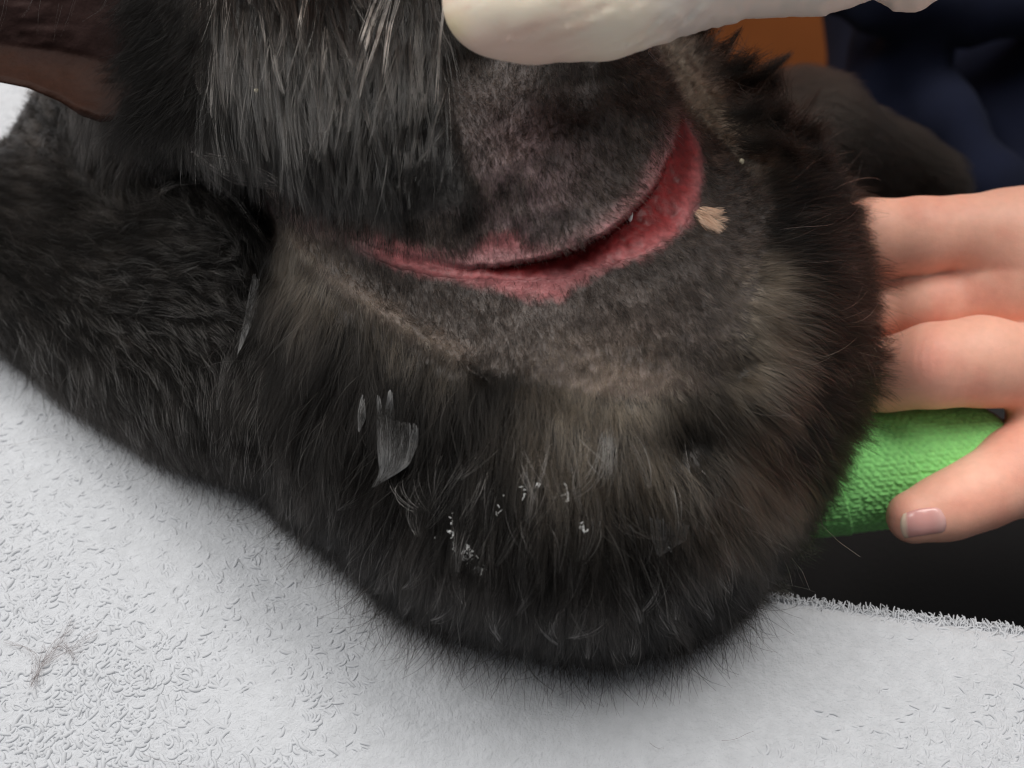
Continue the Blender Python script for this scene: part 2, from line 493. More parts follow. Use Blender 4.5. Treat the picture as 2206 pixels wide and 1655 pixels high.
# ------------------------------------------------------------------ hair
def samp(A, px, py):
    fx = np.clip((px - gx[0]) / STEP, 0, NX - 1.001); fy = np.clip((py - gy[0]) / STEP, 0, NY - 1.001)
    ix = fx.astype(int); iy = fy.astype(int); fx -= ix; fy -= iy
    if A.ndim == 3: fx = fx[:, None]; fy = fy[:, None]
    return (A[iy, ix] * (1 - fx) + A[iy, ix + 1] * fx) * (1 - fy) + (A[iy + 1, ix] * (1 - fx) + A[iy + 1, ix + 1] * fx) * fy


DIRS = [(60, 250, 10), (100, 400, 12), (300, 600, 8), (450, 700, 30), (150, 820, 48), (-200, 500, 20), (0, 650, 30), (400, 930, 58), (560, 1000, 80), (300, 450, 0), (450, 520, 12), (560, 750, 120),
        (620, 600, 112), (700, 750, 114), (900, 850, 95), (850, 1000, 104), (1100, 900, 92), (1100, 1150, 95), (1300, 1000, 90), (1400, 1000, 80), (1500, 1000, 65),
        (1600, 1000, 42), (1650, 1100, 48), (1300, 1380, 92), (1000, 1300, 105), (700, 1150, 115), (860, 1280, 112), (1550, 1300, 66), (1700, 900, 30), (1800, 800, 8),
        (1800, 600, 8), (1760, 450, -8), (1650, 500, 2), (1650, 350, -25), (1600, 210, -40), (1520, 100, -60), (1480, 0, -70),
        (650, 50, 86), (500, 100, 80), (850, 100, 98), (750, 300, 86), (600, 350, 62), (900, 300, 100), (980, 250, 82), (450, 250, 66), (380, 300, 100), (290, 290, 120), (320, 100, 70),
        (1150, 250, 105), (1300, 250, 72), (1150, 450, 80), (1000, 500, 70), (1200, 700, 75), (1500, 600, 58), (1350, 820, 90), (1400, 500, 45), (1450, 350, 70), (820, 660, 70), (640, 500, 60)]
wsum = 0; vx = 0; vy = 0
for (x, y, a) in DIRS:
    wgt = 1 / (((PX - x) ** 2 + (PY - y) ** 2) + 1500.) ** 1.6
    wsum = wsum + wgt; vx = vx + wgt * math.cos(math.radians(a)); vy = vy + wgt * math.sin(math.radians(a))
CA, SA = nrm(np.stack([vx, vy], -1))[..., 0], nrm(np.stack([vx, vy], -1))[..., 1]


def roots(wt, n, rng):
    p = (np.maximum(wt, 0) * AREA * inm).ravel(); p = p / p.sum()
    k = rng.choice(NX * NY, n, p=p)
    return PX.ravel()[k] + rng.uniform(-.5, .5, n) * STEP, PY.ravel()[k] + rng.uniform(-.5, .5, n) * STEP


def trail(px, py, L, dang, phi0, phi1, side, grav, npts):
    P = samp(Pf, px, py); N = nrm(samp(Nf, px, py))
    c, s = samp(CA, px, py), samp(SA, px, py); a = np.arctan2(s, c) + dang
    T = nrm(nrm(samp(dPx, px, py)) * np.cos(a)[:, None] + nrm(samp(dPy, px, py)) * np.sin(a)[:, None])
    T = nrm(T - (T * N).sum(-1, keepdims=True) * N); B = np.cross(N, T)
    out = np.empty((len(px), npts, 3)); cur = P - N * .0002
    out[:, 0] = cur
    for i in range(1, npts):
        t = (i - .5) / (npts - 1)
        ph = phi0 + (phi1 - phi0) * t
        d = T * np.cos(ph)[:, None] + N * np.sin(ph)[:, None] + B * (side * (t - .25))[:, None]
        d[:, 2] -= grav * t
        cur = cur + nrm(d) * (L / (npts - 1))[:, None]
        out[:, i] = cur
    return out


def clumps(px, py, S_, seed):
    cx = np.floor(px / S_); cy = np.floor(py / S_)
    best = np.full(len(px), 1e9); kx = px.copy(); ky = py.copy()
    for a in (-1, 0, 1):
        for b in (-1, 0, 1):
            jx = (cx + a + hash2(cx + a, cy + b, seed)) * S_; jy = (cy + b + hash2(cx + a, cy + b, seed + 9)) * S_
            d = (px - jx) ** 2 + (py - jy) ** 2; m = d < best
            best = np.where(m, d, best); kx = np.where(m, jx, kx); ky = np.where(m, jy, ky)
    key = np.round(kx * 64).astype(np.int64) * 10 ** 7 + np.round(ky * 64).astype(np.int64)
    uq, first, inv = np.unique(key, return_index=True, return_inverse=True)
    return kx[first], ky[first], inv.ravel()


def groom(name, wt, n, L, mat, seed, lift=(20, 8), lvar=.3, avar=8, side=.25, grav=.15, npts=6, rad=4e-5, clump=None, colf=None, parent=cat, tip=.25, lfield=None, liftvar=8, cvar=.5, loose_=.35):
    rng = np.random.default_rng(seed)
    px, py = roots(wt, n, rng)
    Ls = L * (1 + lvar * rng.uniform(-1, 1, n))
    if lfield is not None: Ls = Ls * samp(lfield, px, py)
    ph = rng.normal(0, math.radians(liftvar), n)
    pts = trail(px, py, Ls, rng.normal(0, math.radians(avar), n), math.radians(lift[0]) + ph, math.radians(lift[1]) + ph, rng.normal(0, side, n), grav, npts)
    if clump:
        S_, amt, shape = clump
        kx, ky, inv = clumps(px, py, S_, seed)
        m = len(kx)
        Lk = np.full(m, L * .95)
        if lfield is not None: Lk = Lk * samp(lfield, kx, ky)
        ck = trail(kx, ky, Lk, rng.normal(0, math.radians(avar * 1.3), m), np.full(m, math.radians(lift[0])), np.full(m, math.radians(lift[1])), rng.normal(0, side, m), grav, npts)
        w_ = (amt * np.linspace(0, 1, npts) ** shape)[None, :, None] * (1 - loose_ * rng.random(n))[:, None, None]
        pts = pts * (1 - w_) + ck[inv] * w_
    low = .0021
    pts[..., 2] = np.where((pts[..., 2] < low) & (pts[..., 0] < .14), low + .0006 * rng.random((n, 1)), pts[..., 2])
    r = rad * (.75 + .5 * rng.random(n))[:, None] * np.linspace(1, tip, npts)[None]
    col = colf(px, py, rng)
    if clump and cvar: col = np.clip(col * np.exp(cvar * rng.normal(0, 1, m))[inv][:, None], 0, .6)
    o = curves_obj(name, pts, r, col, mat, parent); o['kind'] = 'stuff'
    return o


def mixc(a, b, t): return np.asarray(a)[None] * (1 - t[:, None]) + np.asarray(b)[None] * t[:, None]


BLACK = np.array([.0026, .0023, .0021]); SOFT = np.array([.0098, .0084, .0074]); TAN = srgb(126, 114, 100); GREY = srgb(112, 104, 100)
TANF = np.clip(.9 * gauss(PX, PY, 1270, 900, 120) + .9 * gauss(PX, PY, 1400, 890, 90) + .75 * gauss(PX, PY, 1370, 970, 60) + .6 * gauss(PX, PY, 1560, 1040, 90) + .8 * gauss(PX, PY, 1640, 800, 70) + .85 * gauss(PX, PY, 1650, 620, 55) + .9 * gauss(PX, PY, 1640, 720, 60) + .5 * gauss(PX, PY, 1610, 870, 45)
               + .42 * np.exp(-((srd - 8) / 30) ** 2) * (trd > 0.02) + .75 * np.exp(-((sfd + 40) / 36) ** 2) * fw * (sfd < 0) * (tfd > 0)  + .2 * gauss(PX, PY, 1640, 1110, 80) + .4 * gauss(PX, PY, 700, 590, 60)
               - .7 * gauss(PX, PY, 1480, 930, 40) - .7 * gauss(PX, PY, 1720, 820, 55), 0, 1)
SHOULD = sstep(20, -20, -sc) * (PX < 640) * sstep(-20, 30, sch + 1000 * (tch > .99) + 1000 * (PY > 420))


def col_fur(px, py, rng):
    n = len(px)
    b = mixc(BLACK, SOFT, rng.random(n) ** 1.5)
    gl = (.55 * gauss(px, py, 120, 330, 170) * rng.random(n))[:, None]; b = b * (1 - gl) + srgb(104, 97, 92) * gl  # lamp sheen on the upper shoulder, painted in as paler grey hair
    return mixc([0, 0, 0], [1, 1, 1], np.zeros(n)) + b * (1 - (samp(TANF, px, py) * (.4 + .6 * rng.random(n)))[:, None]) + TAN * (samp(TANF, px, py) * (.4 + .6 * rng.random(n)))[:, None] * .75


M_fur = mat_hair('black_fur', .34, .42)
M_wet = mat_hair('wet_fur', .15, .26, coat=.0, ior=1.5)
M_stub = mat_hair('clipped_fur', .42, .5)
M_pale = mat_hair('pale_hair', .35, .5)

HEADP = [(320, -290), (985, -290), (962, 100), (955, 240), (975, 300), (1012, 388), (1000, 445), (870, 470), (760, 472), (640, 432), (572, 402), (480, 360), (390, 335), (300, 300), (245, 265), (262, 60)]
HD = psdf(PX, PY, HEADP)
NOT_SH = sstep(12, -12, SH)
HOLLOW = psdf(PX, PY, [(480, 392), (580, 408), (610, 470), (600, 512), (572, 518), (525, 450)])
NECK = NOT_SH * sstep(15, -5, HD) * sstep(8, -10, HOLLOW)
isSh = (sc > -10) & (PX < 640) & (HD < 0)
LFUR = np.where(isSh, .62, 1.0) * (1 - .45 * gauss(PX, PY, 1300, 860, 110)) * (1 - .35 * sstep(-60, 0, SH))
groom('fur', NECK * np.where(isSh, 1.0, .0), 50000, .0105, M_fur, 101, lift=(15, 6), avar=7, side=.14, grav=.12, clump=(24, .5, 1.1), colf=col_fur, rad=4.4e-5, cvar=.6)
groom('guard_hair', NECK * isSh * gauss(PX, PY, 420, 640, 260), 3600, .0085, M_pale, 116, lift=(30, 8), avar=9, side=.16, grav=.06, clump=(34, .72, .9), colf=lambda x, y, g: mixc(srgb(62, 60, 58), srgb(140, 136, 132), g.random(len(x))), rad=5.2e-5, cvar=0)
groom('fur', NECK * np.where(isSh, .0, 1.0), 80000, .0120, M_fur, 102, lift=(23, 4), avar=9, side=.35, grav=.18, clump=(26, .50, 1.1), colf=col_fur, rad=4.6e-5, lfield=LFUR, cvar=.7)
groom('wet_fur', NECK * gauss(PX, PY, 1180, 1120, 330) * (PY > 930), 800, .0105, M_wet, 114, lift=(36, 6), avar=16, side=.45, grav=.1, clump=(64, .93, .7), colf=lambda x, y, g: mixc(srgb(66, 62, 60), srgb(150, 144, 140), g.random(len(x))), rad=4.2e-5, npts=7, cvar=.3, loose_=.10)
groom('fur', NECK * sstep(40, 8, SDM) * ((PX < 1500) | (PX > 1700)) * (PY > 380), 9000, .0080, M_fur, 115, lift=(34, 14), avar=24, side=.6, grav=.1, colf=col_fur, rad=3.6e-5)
HEDGE = [(300, 300), (390, 335), (480, 360), (572, 402), (640, 425), (760, 455), (870, 455), (1000, 430), (1012, 388), (975, 300), (955, 240)]
hed, _ = polydist(PX, PY, HEDGE); hed = np.abs(hed)
WETL = (.20 + .80 * sstep(10, 190, hed)) * (1 + .35 * vnoise(PX / 38, PY / 60, 64))
groom('wet_fur', sstep(2, 14, HD), 26000, .0175, M_wet, 103, lift=(11, 2), lvar=.5, avar=6, side=.14, grav=.06, clump=(17, .96, .42), colf=lambda x, y, g: mixc(BLACK, SOFT * 1.1, g.random(len(x))), rad=4.0e-5, npts=7, lfield=WETL, cvar=1.2, loose_=.10)
groom('wet_fur', sstep(10, 30, HD) * (.15 + gauss(PX, PY, 620, 130, 210)), 420, .0150, M_wet, 113, lift=(15, 5), avar=9, side=.3, grav=.06, colf=lambda x, y, g: mixc(srgb(56, 53, 50), srgb(112, 106, 100), g.random(len(x))), rad=6.5e-5, npts=7, lfield=WETL, tip=.2)  # grey strands paint the lamp sheen into the wet head fur


def col_stub(px, py, rng):
    n = len(px); t = rng.random(n)
    c = mixc(srgb(18, 16, 15), srgb(76, 67, 61), t ** 1.7)
    tan = np.clip(samp(TANF, px, py) * 1.1, 0, .8)
    return c * (1 - tan[:, None]) + TAN * tan[:, None] * .8


BEDW = 1 - sstep(-6, 2, slw) * (1 - sstep(.9, 1.05, slw / np.maximum(lipw, 1))) * (tl > .02) * (tl < .998)
STW = sstep(-10, 12, SH) * BEDW * (1 - .86 * pkw) * (.55 + .6 * sstep(-.5, .5, fbm(PX / 45, PY / 45, 61)))
groom('clipped_fur', STW, 62000, .0019, M_stub, 104, lift=(34, 8), lvar=.5, avar=17, side=.4, grav=.0, npts=4, rad=3.7e-5, clump=(12, .5, 1), colf=col_stub, tip=.4, liftvar=14)
# longer tapering coat where clipper met coat
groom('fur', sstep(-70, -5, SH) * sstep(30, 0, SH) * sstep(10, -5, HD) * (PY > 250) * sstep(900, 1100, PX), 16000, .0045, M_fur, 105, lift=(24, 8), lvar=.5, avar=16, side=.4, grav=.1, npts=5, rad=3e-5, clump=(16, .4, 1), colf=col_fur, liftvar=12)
# single guard hairs standing out of the coat
groom('guard_hair', NECK * (1 - .3 * isSh), 3200, .0115, M_pale, 106, lift=(28, 10), lvar=.5, avar=20, side=.8, grav=.1, npts=7, rad=4.6e-5, clump=(60, .5, 1.2),
      colf=lambda x, y, g: mixc(srgb(36, 33, 31), srgb(116, 109, 103), g.random(len(x)) ** 1.7), liftvar=14, cvar=0)
# pale tuft of white hairs beside the wound
M_tuft = mat_std('white_hair', attr='hair_col', rough=.6, spec=.3)
TW = sstep(-4, 6, psdf(PX, PY, [(1494, 454), (1510, 440), (1528, 450), (1532, 474), (1518, 482), (1498, 474)]))
groom('white_tuft', TW, 420, .0036, M_tuft, 107, lift=(34, 12), lvar=.35, avar=15, side=.3, grav=.05, npts=5, rad=4.2e-5, clump=(13, .75, 1), colf=lambda x, y, g: mixc(srgb(206, 166, 138), srgb(246, 222, 200), g.random(len(x))), cvar=0)


# ------------------------------------------------------------------ long single strands, ear, foreleg
def surf_depth(px, py):
    return samp(DF, np.atleast_1d(np.asarray(px, float)), np.atleast_1d(np.asarray(py, float)))


def strand_set(name, lines, lift, rad, cols, mat, parent, npts=12, jit=3.0, count=1, seed=1, depth=None):
    """wisps that lie over the coat along drawn lines"""
    rng = np.random.default_rng(seed); P, Rr, C = [], [], []
    for li, ln in enumerate(lines):
        ln = np.asarray(ln, float); d = np.concatenate([[0], np.cumsum(np.hypot(*np.diff(ln, axis=0).T))]); d /= d[-1]
        t = np.linspace(0, 1, npts)
        x0 = np.interp(t, d, ln[:, 0]); y0 = np.interp(t, d, ln[:, 1])
        for _ in range(count):
            a = rng.normal(0, jit); b = rng.normal(0, jit)
            x = x0 + a * (1 - t) + b * t + rng.normal(0, 1.2) * np.sin(t * 3.1); y = y0 + rng.normal(0, jit) * .5
            if depth is None:
                sd = surf_depth(x, y); sd = np.minimum(sd, np.minimum.accumulate(sd[::-1])[::-1] + .004)
            else:
                sd = np.interp(t, np.linspace(0, 1, len(depth)), depth)
            P.append(U(x, y, sd - lift * (.6 + .6 * np.sin(t * 3.0)))); Rr.append(rad * (1 - .6 * t) * (.8 + .4 * rng.random())); C.append(cols[rng.integers(len(cols))])
    return curves_obj(name, np.array(P), np.array(Rr), np.array(C), mat, parent)


BR = [srgb(120, 104, 94), srgb(98, 88, 82), srgb(140, 122, 110)]
o = strand_set('long_hair', [[(835, -30), (800, 60), (765, 180), (735, 300), (712, 430)], [(850, -30), (815, 80), (775, 200), (745, 300)], [(815, -30), (780, 80), (745, 200)], [(860, -20), (838, 60), (820, 180), (815, 260)],
                             [(955, 20), (948, 100), (940, 225)], [(742, 210), (700, 280), (650, 330)], [(690, 300), (705, 380), (712, 440)], [(780, 220), (800, 280), (825, 320)],
                             [(620, 40), (590, 140), (600, 250)], [(660, -20), (640, 90), (615, 200)], [(700, 60), (690, 180), (680, 300)], [(560, 20), (575, 120), (560, 230)]],
               .0022, 6e-5, BR, M_wet, cat, count=6, jit=5, seed=3); o['kind'] = 'stuff'
o = strand_set('whisker', [[(1770, 1130), (1810, 1168), (1855, 1200)], [(1705, 1200), (1728, 1230), (1745, 1270)], [(1690, 1205), (1700, 1235), (1708, 1262)], [(1100, 1380), (1112, 1440), (1108, 1490)], [(1215, 1330), (1222, 1400), (1228, 1430)]],
               .001, 5e-5, [srgb(180, 172, 165), srgb(120, 112, 108)], M_pale, cat, count=1, jit=1, seed=5, depth=[.216, .212, .210]); o['kind'] = 'stuff'

rg = np.random.default_rng(91); lines = []
for k_ in range(46):
    x0 = rg.uniform(560, 985); y0 = rg.uniform(180, 330); x1 = x0 + rg.normal(-8, 34) - (x0 - 800) * .12; y1 = np.interp(x0, [560, 650, 760, 860, 985], [430, 465, 510, 505, 440]) + rg.uniform(-50, 14)
    lines.append([(x0, y0), ((x0 + x1) / 2 + rg.normal(0, 9), (y0 + y1) / 2), (x1, y1)])
o = strand_set('wet_fur', lines, .0019, 4.6e-5, [BLACK, SOFT, BLACK * 2, srgb(70, 64, 59)], M_wet, cat, count=7, jit=4.5, seed=92); o['kind'] = 'stuff'

# grey matted locks: strands glued flat by ointment
def fan(lines, n, seed, name='matted_fur', lift=.0034, w=5, tone=118):
    rng = np.random.default_rng(seed); P, Rr, C = [], [], []
    A, B = [np.asarray(l, float) for l in lines]
    t = np.linspace(0, 1, 9)
    for i in range(n):
        s = (i + rng.uniform(-.4, .4)) / n
        def at(l, tt):
            d = np.linspace(0, 1, len(l)); return np.stack([np.interp(tt, d, l[:, 0]), np.interp(tt, d, l[:, 1])], -1)
        st = rng.uniform(-.02, .30) ** 1 * rng.random(); en = 1.0 - rng.uniform(0, .03)
        tt = st + (en - st) * t
        pa, pb = at(A, np.clip(tt, 0, 1)), at(B, np.clip(tt, 0, 1)); p = pa * (1 - s) + pb * s
        if st < 0: p[:, 1] += (tt < 0) * tt * 300
        P.append(U(p[:, 0], p[:, 1], surf_depth(p[:, 0], p[:, 1]) - lift - rng.uniform(0, .0001))); Rr.append(np.full(9, w * 1.6e-5) * np.linspace(.9, .5, 9)); C.append(srgb(tone, tone, tone) * rng.uniform(.55, 1.15))
    o = curves_obj(name, np.array(P), np.array(Rr), np.array(C), M_matte, cat); o['kind'] = 'stuff'
    return o


M_matte = mat_std('ointment_grey', attr='hair_col', rough=.4, spec=.4)
fan([[(812, 895), (813, 960), (818, 1020), (800, 1052)], [(902, 915), (902, 960), (880, 1005), (806, 1050)]], 60, 1)
fan([[(780, 850), (772, 890), (772, 930)], [(784, 850), (790, 900), (774, 932)]], 8, 2)
fan([[(838, 840), (832, 880), (828, 930)], [(844, 840), (850, 890), (856, 930)]], 9, 3)
fan([[(812, 850), (812, 880), (814, 930)], [(818, 848), (824, 880), (826, 930)]], 6, 4)
fan([[(545, 590), (528, 680), (510, 770)], [(562, 600), (556, 670), (522, 745)]], 16, 5, tone=92, lift=.0036)
fan([[(1400, 1110), (1405, 1160), (1415, 1195)], [(1490, 1130), (1480, 1165), (1420, 1200)]], 26, 6, tone=80, lift=.0032)

# ear: a cupped leathery flap with thickness
eu = np.linspace(0, 1, 90); ev = np.linspace(0, 1, 90)
EU, EV = np.meshgrid(eu, ev)
EX = -260 + EU * 640
low = np.interp(EX, [-260, 0, 60, 130, 175, 215, 250, 300, 380], [150, 178, 190, 220, 250, 263, 262, 240, 215])
EY = low + (-330 - low) * EV
rid = np.interp(EX, [-260, 0, 150, 300, 380], [88, 96, 112, 150, 170])
ED = np.where(EY > rid, .236 - .009 * ((EY - rid) / (low - rid + 1e-6)) ** 1.6, .236 - .009 * np.clip((rid - EY) / 200, 0, 1) ** .8) + .004 * np.clip((EX - 150) / 200, 0, 1) * 0
ED = ED + .0006 * fbm(EX / 50, EY / 26, 71) + .0022 * np.exp(-((low - EY) / 9) ** 2) - .006 * sstep(150, 330, EX)
for (x, y, rx, ry, a) in [(235, 168, 20, 4, -.0012), (225, 158, 26, 4, .001), (310, 186, 26, 5, -.0014), (300, 176, 26, 4, .001), (180, 232, 22, 12, -.001)]:
    ED = ED + a * np.exp(-((EX - x) / rx) ** 2 - ((EY - y + .1 * (EX - x)) / ry) ** 2)
ef = U(EX, EY, ED); eb = U(EX, EY, ED + .0016 + .0012 * np.minimum(1, EV * 8))
n = 90; idx = np.arange(n * n).reshape(n, n)
qe = np.stack([idx[:-1, :-1], idx[:-1, 1:], idx[1:, 1:], idx[1:, :-1]], -1).reshape(-1, 4)
rim = np.concatenate([idx[0, :], idx[1:, -1], idx[-1, -2::-1], idx[-2:0:-1, 0]]); rn = np.roll(rim, -1)
qe = np.concatenate([qe, qe[:, ::-1] + n * n, np.stack([rn, rim, rim + n * n, rn + n * n], 1)])
ecol = np.broadcast_to(srgb(40, 21, 13), (n, n, 3)).copy()
ecol = lerpc(ecol, srgb(52, 37, 35), sstep(14, -14, EY - rid))
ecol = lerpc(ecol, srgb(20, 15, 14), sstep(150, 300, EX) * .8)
ecol = lerpc(ecol, srgb(34, 19, 16), .5 * sstep(.0, .6, fbm(EX / 60, EY / 40, 77)))
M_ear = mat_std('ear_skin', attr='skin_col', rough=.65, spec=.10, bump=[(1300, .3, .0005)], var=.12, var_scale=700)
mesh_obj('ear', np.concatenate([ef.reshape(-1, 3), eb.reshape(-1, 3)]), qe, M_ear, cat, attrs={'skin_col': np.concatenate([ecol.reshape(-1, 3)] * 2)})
o = strand_set('ear_hair', [[(22, -30), (10, 30), (-5, 70)], [(75, -20), (60, 20), (45, 40)], [(95, -20), (84, 30), (78, 75)], [(130, 10), (118, 60), (115, 90)], [(165, -10), (150, 40), (130, 80)], [(240, -20), (215, 20), (175, 45)],
                            [(300, 58), (318, 60), (335, 63)], [(375, 75), (380, 88), (384, 100)], [(360, 118), (370, 122), (390, 112)], [(335, 155), (345, 158), (352, 158)]],
               .001, 4e-5, [srgb(150, 140, 132), srgb(110, 98, 92)], M_pale, cat, npts=8, count=2, jit=2.5, seed=8, depth=[.219, .221, .225]); o['kind'] = 'stuff'
# dark fur rooted along the ear base
def ear_base():
    rng = np.random.default_rng(12); m = 9000
    x = rng.uniform(252, 470, m); y = rng.uniform(-60, 300, m)
    keep = (rng.random(m) < np.interp(x, [300, 470], [1, 0])) & (x > 262 + 40 * np.abs(np.sin(y / 37.)) * (y < 200)) & (y < 262 + (x - 240) * .28)
    x, y = x[keep], y[keep]; m = len(x)
    ang = np.radians(np.interp(y, [-60, 100, 200, 300], [118, 128, 118, 112]) + rng.normal(0, 16, m))
    L = rng.uniform(55, 110, m); t = np.linspace(0, 1, 6)
    X = x[:, None] + L[:, None] * t * np.cos(ang)[:, None]; Y = y[:, None] + L[:, None] * t * np.sin(ang)[:, None]
    d0 = np.interp(x, [235, 300, 400, 470], [.224, .2165, .208, .2035])
    Dp = d0[:, None] - .0035 * np.sin(t * 2.6)[None] - rng.uniform(0, .003, m)[:, None] + .003 * t
    o = curves_obj('fur', U(X, Y, Dp), np.full((m, 6), 3.6e-5) * np.linspace(1, .3, 6), mixc(BLACK * .6, SOFT * .5, rng.random(m) ** 2), M_fur, cat); o['kind'] = 'stuff'
ear_base()

def fringe(n, seed):
    rng = np.random.default_rng(seed); ln = np.array([(-40, 715), (0, 742), (150, 855), (330, 965), (460, 1010), (560, 1045), (625, 1110), (735, 1175), (855, 1290), (950, 1330), (1150, 1385), (1300, 1405), (1450, 1380), (1560, 1328), (1620, 1275)], float)
    d = np.concatenate([[0], np.cumsum(np.hypot(*np.diff(ln, axis=0).T))]); q_ = rng.uniform(0, d[-1], n); q_ = q_ + (np.round(q_ / 23.) * 23. - q_) * .6 * rng.random(n)
    x0 = np.interp(q_, d, ln[:, 0]); y0 = np.interp(q_, d, ln[:, 1]) - rng.uniform(0, 22, n)
    a = np.radians(np.interp(x0, [0, 300, 560, 700, 900, 1300, 1620], [52, 62, 82, 98, 100, 92, 66]) + rng.normal(0, 17, n)); L = (55 + 95 * rng.random(n) ** 1.6) * np.interp(x0, [0, 600, 800, 1620], [.75, .8, 1.15, 1.0])
    t = np.linspace(0, 1, 6)[None]; bend = rng.normal(0, .35, n)[:, None]
    X = x0[:, None] + L[:, None] * t * np.cos(a[:, None] + bend * t); Y = y0[:, None] + L[:, None] * t * np.sin(a[:, None] + bend * t)
    up = (.0045 * (1 - t) + .0018 + .002 * rng.random((n, 1)) * np.sin(t * 2.6))
    o = curves_obj('fur', U(X, Y, D_table(Y) - up), 4.2e-5 * np.linspace(1, .35, 6)[None] * rng.uniform(.7, 1.3, (n, 1)), mixc(BLACK, SOFT, rng.random(n)), M_fur, cat); o['kind'] = 'stuff'
fringe(2700, 61)

def tufts(rows, seed):
    rng = np.random.default_rng(seed); P, C = [], []
    t = np.linspace(0, 1, 8)
    for (bx, by, wd, tx_, ty_, dp, n, sp_) in rows:
        for _ in range(n):
            x0 = bx + rng.normal(0, wd * .5); y0 = by + rng.normal(0, wd * .5); e = 1 - .45 * rng.random() ** 1.4; qx = rng.normal(0, sp_); qy = rng.normal(0, sp_)
            bend = rng.normal(0, 3); k = t ** .85
            x = x0 + (tx_ + qx - x0) * k * e + rng.normal(0, 1.0); y = y0 + (ty_ + qy - y0) * k * e + bend * np.sin(t * 3.1) + 9 * np.sin(t * 3.1)
            P.append(U(x, y, dp + .004 * (1 - t) - .0015 * rng.random())); C.append(BLACK + (SOFT - BLACK) * rng.random())
    P = np.array(P); o = curves_obj('fur', P, np.full(P.shape[:2], 4.2e-5) * np.linspace(1, .35, 8), np.array(C), M_fur, cat); o['kind'] = 'stuff'
tufts([(1545, 110, 22, 1600, 58, .236, 70, 2), (1510, 60, 40, 1530, 25, .240, 300, 14), (1590, 180, 40, 1706, 114, .240, 240, 5), (1560, 150, 44, 1640, 118, .238, 320, 16), (1640, 210, 50, 1682, 150, .240, 320, 16), (1650, 260, 46, 1700, 225, .238, 320, 16),
       (1700, 280, 40, 1768, 190, .243, 40, 4), (1720, 300, 46, 1780, 262, .243, 260, 16), (1650, 310, 46, 1740, 330, .228, 260, 14), (1720, 350, 46, 1800, 340, .238, 260, 18), (1580, 250, 50, 1670, 215, .224, 320, 18), (1600, 310, 40, 1680, 300, .222, 160, 14)], 41)
o = strand_set('wet_fur', [[(395, 300), (440, 350), (500, 390), (560, 400), (590, 404)], [(420, 325), (470, 365), (530, 380), (600, 395)], [(430, 345), (470, 395), (520, 440), (575, 520)], [(380, 320), (420, 365), (470, 420), (500, 450)], [(445, 335), (520, 350), (580, 380), (640, 420)],
                           [(330, 420), (370, 395), (430, 390)], [(340, 440), (350, 410), (390, 398)]], .0022, 5.5e-5, [srgb(98, 90, 85), srgb(70, 64, 60), srgb(120, 112, 106)], M_wet, cat, count=8, jit=7, seed=43); o['kind'] = 'stuff'

o = strand_set('long_hair', [[(1402, 96), (1398, 112), (1412, 128), (1424, 118)], [(1418, 92), (1420, 112), (1436, 130), (1450, 128)], [(1436, 86), (1444, 104), (1438, 120), (1455, 140)], [(1452, 84), (1458, 100), (1470, 116)], [(1410, 130), (1426, 142), (1440, 150)]],
               .0016, 6e-5, [srgb(120, 112, 106), srgb(150, 142, 134)], M_wet, cat, count=4, jit=3, seed=51); o['kind'] = 'stuff'

# the other foreleg and paw behind the shoulder, out of focus
legs = [pxchain([(1560, 420, .30, 150), (1720, 330, .325, 150), (1830, 360, .335, 115), (1930, 375, .338, 75), (1990, 400, .340, 68)]),
        pxchain([(1720, 250, .335, 80), (1775, 235, .338, 62)]),
        pxchain([(1830, 310, .332, 70), (1920, 335, .333, 52), (2000, 375, .335, 42), (2025, 405, .337, 38)])]
def f_leg(p):
    d = None
    for c, r in legs:
        e = chain_sdf(p, c, r, .006); d = e if d is None else smin(d, e, .003)
    return d
lo = np.min([c.min(0) for c, r in legs], 0) - .03; hi = np.max([c.max(0) for c, r in legs], 0) + .03
V, Q = surface_net(f_leg, lo, hi, .0022)
M_dark = mat_std('dark_skin', col=srgb(18, 15, 14), rough=.8, spec=.2)
leg = mesh_obj('foreleg', V, Q, M_dark, cat)


def mesh_fur(name, f, V, Q, n, L, tdir, mat, parent, seed, rad, colf, lift=.45):
    rng = np.random.default_rng(seed)
    a, b, c = V[Q[:, 0]], V[Q[:, 1]], V[Q[:, 2]]
    ar = np.linalg.norm(np.cross(b - a, c - a), axis=-1); fc = (a + V[Q[:, 2]]) / 2
    nn = nrm(np.cross(b - a, c - a)); ar = ar * ((nn @ AF) < .5)
    k = rng.choice(len(Q), n, p=ar / ar.sum())
    uu = rng.random((n, 2)); P = a[k] + (b[k] - a[k]) * uu[:, :1] + (V[Q[k, 3]] - a[k]) * uu[:, 1:]
    N = nn[k]; T = tdir[None] + rng.normal(0, .18, (n, 3)); T = nrm(T - (T * N).sum(-1, keepdims=True) * N)
    t = np.linspace(0, 1, 5)[None, :, None]; Ls = L * rng.uniform(.6, 1.2, (n, 1, 1))
    pts = P[:, None] + Ls * (T[:, None] * t + N[:, None] * lift * (t - .45 * t * t))
    o = curves_obj(name, pts, rad * np.linspace(1, .3, 5)[None] * rng.uniform(.7, 1.3, (n, 1)), colf(n, rng), mat, parent); o['kind'] = 'stuff'
    return o


tdir = nrm(U(2000, 420, .335) - U(1750, 320, .33))
mesh_fur('fur', f_leg, V, Q, 40000, .008, tdir, M_fur, leg, 21, 5e-5, lambda n, g: mixc(BLACK * 1.5, srgb(50, 44, 40), g.random(n)))

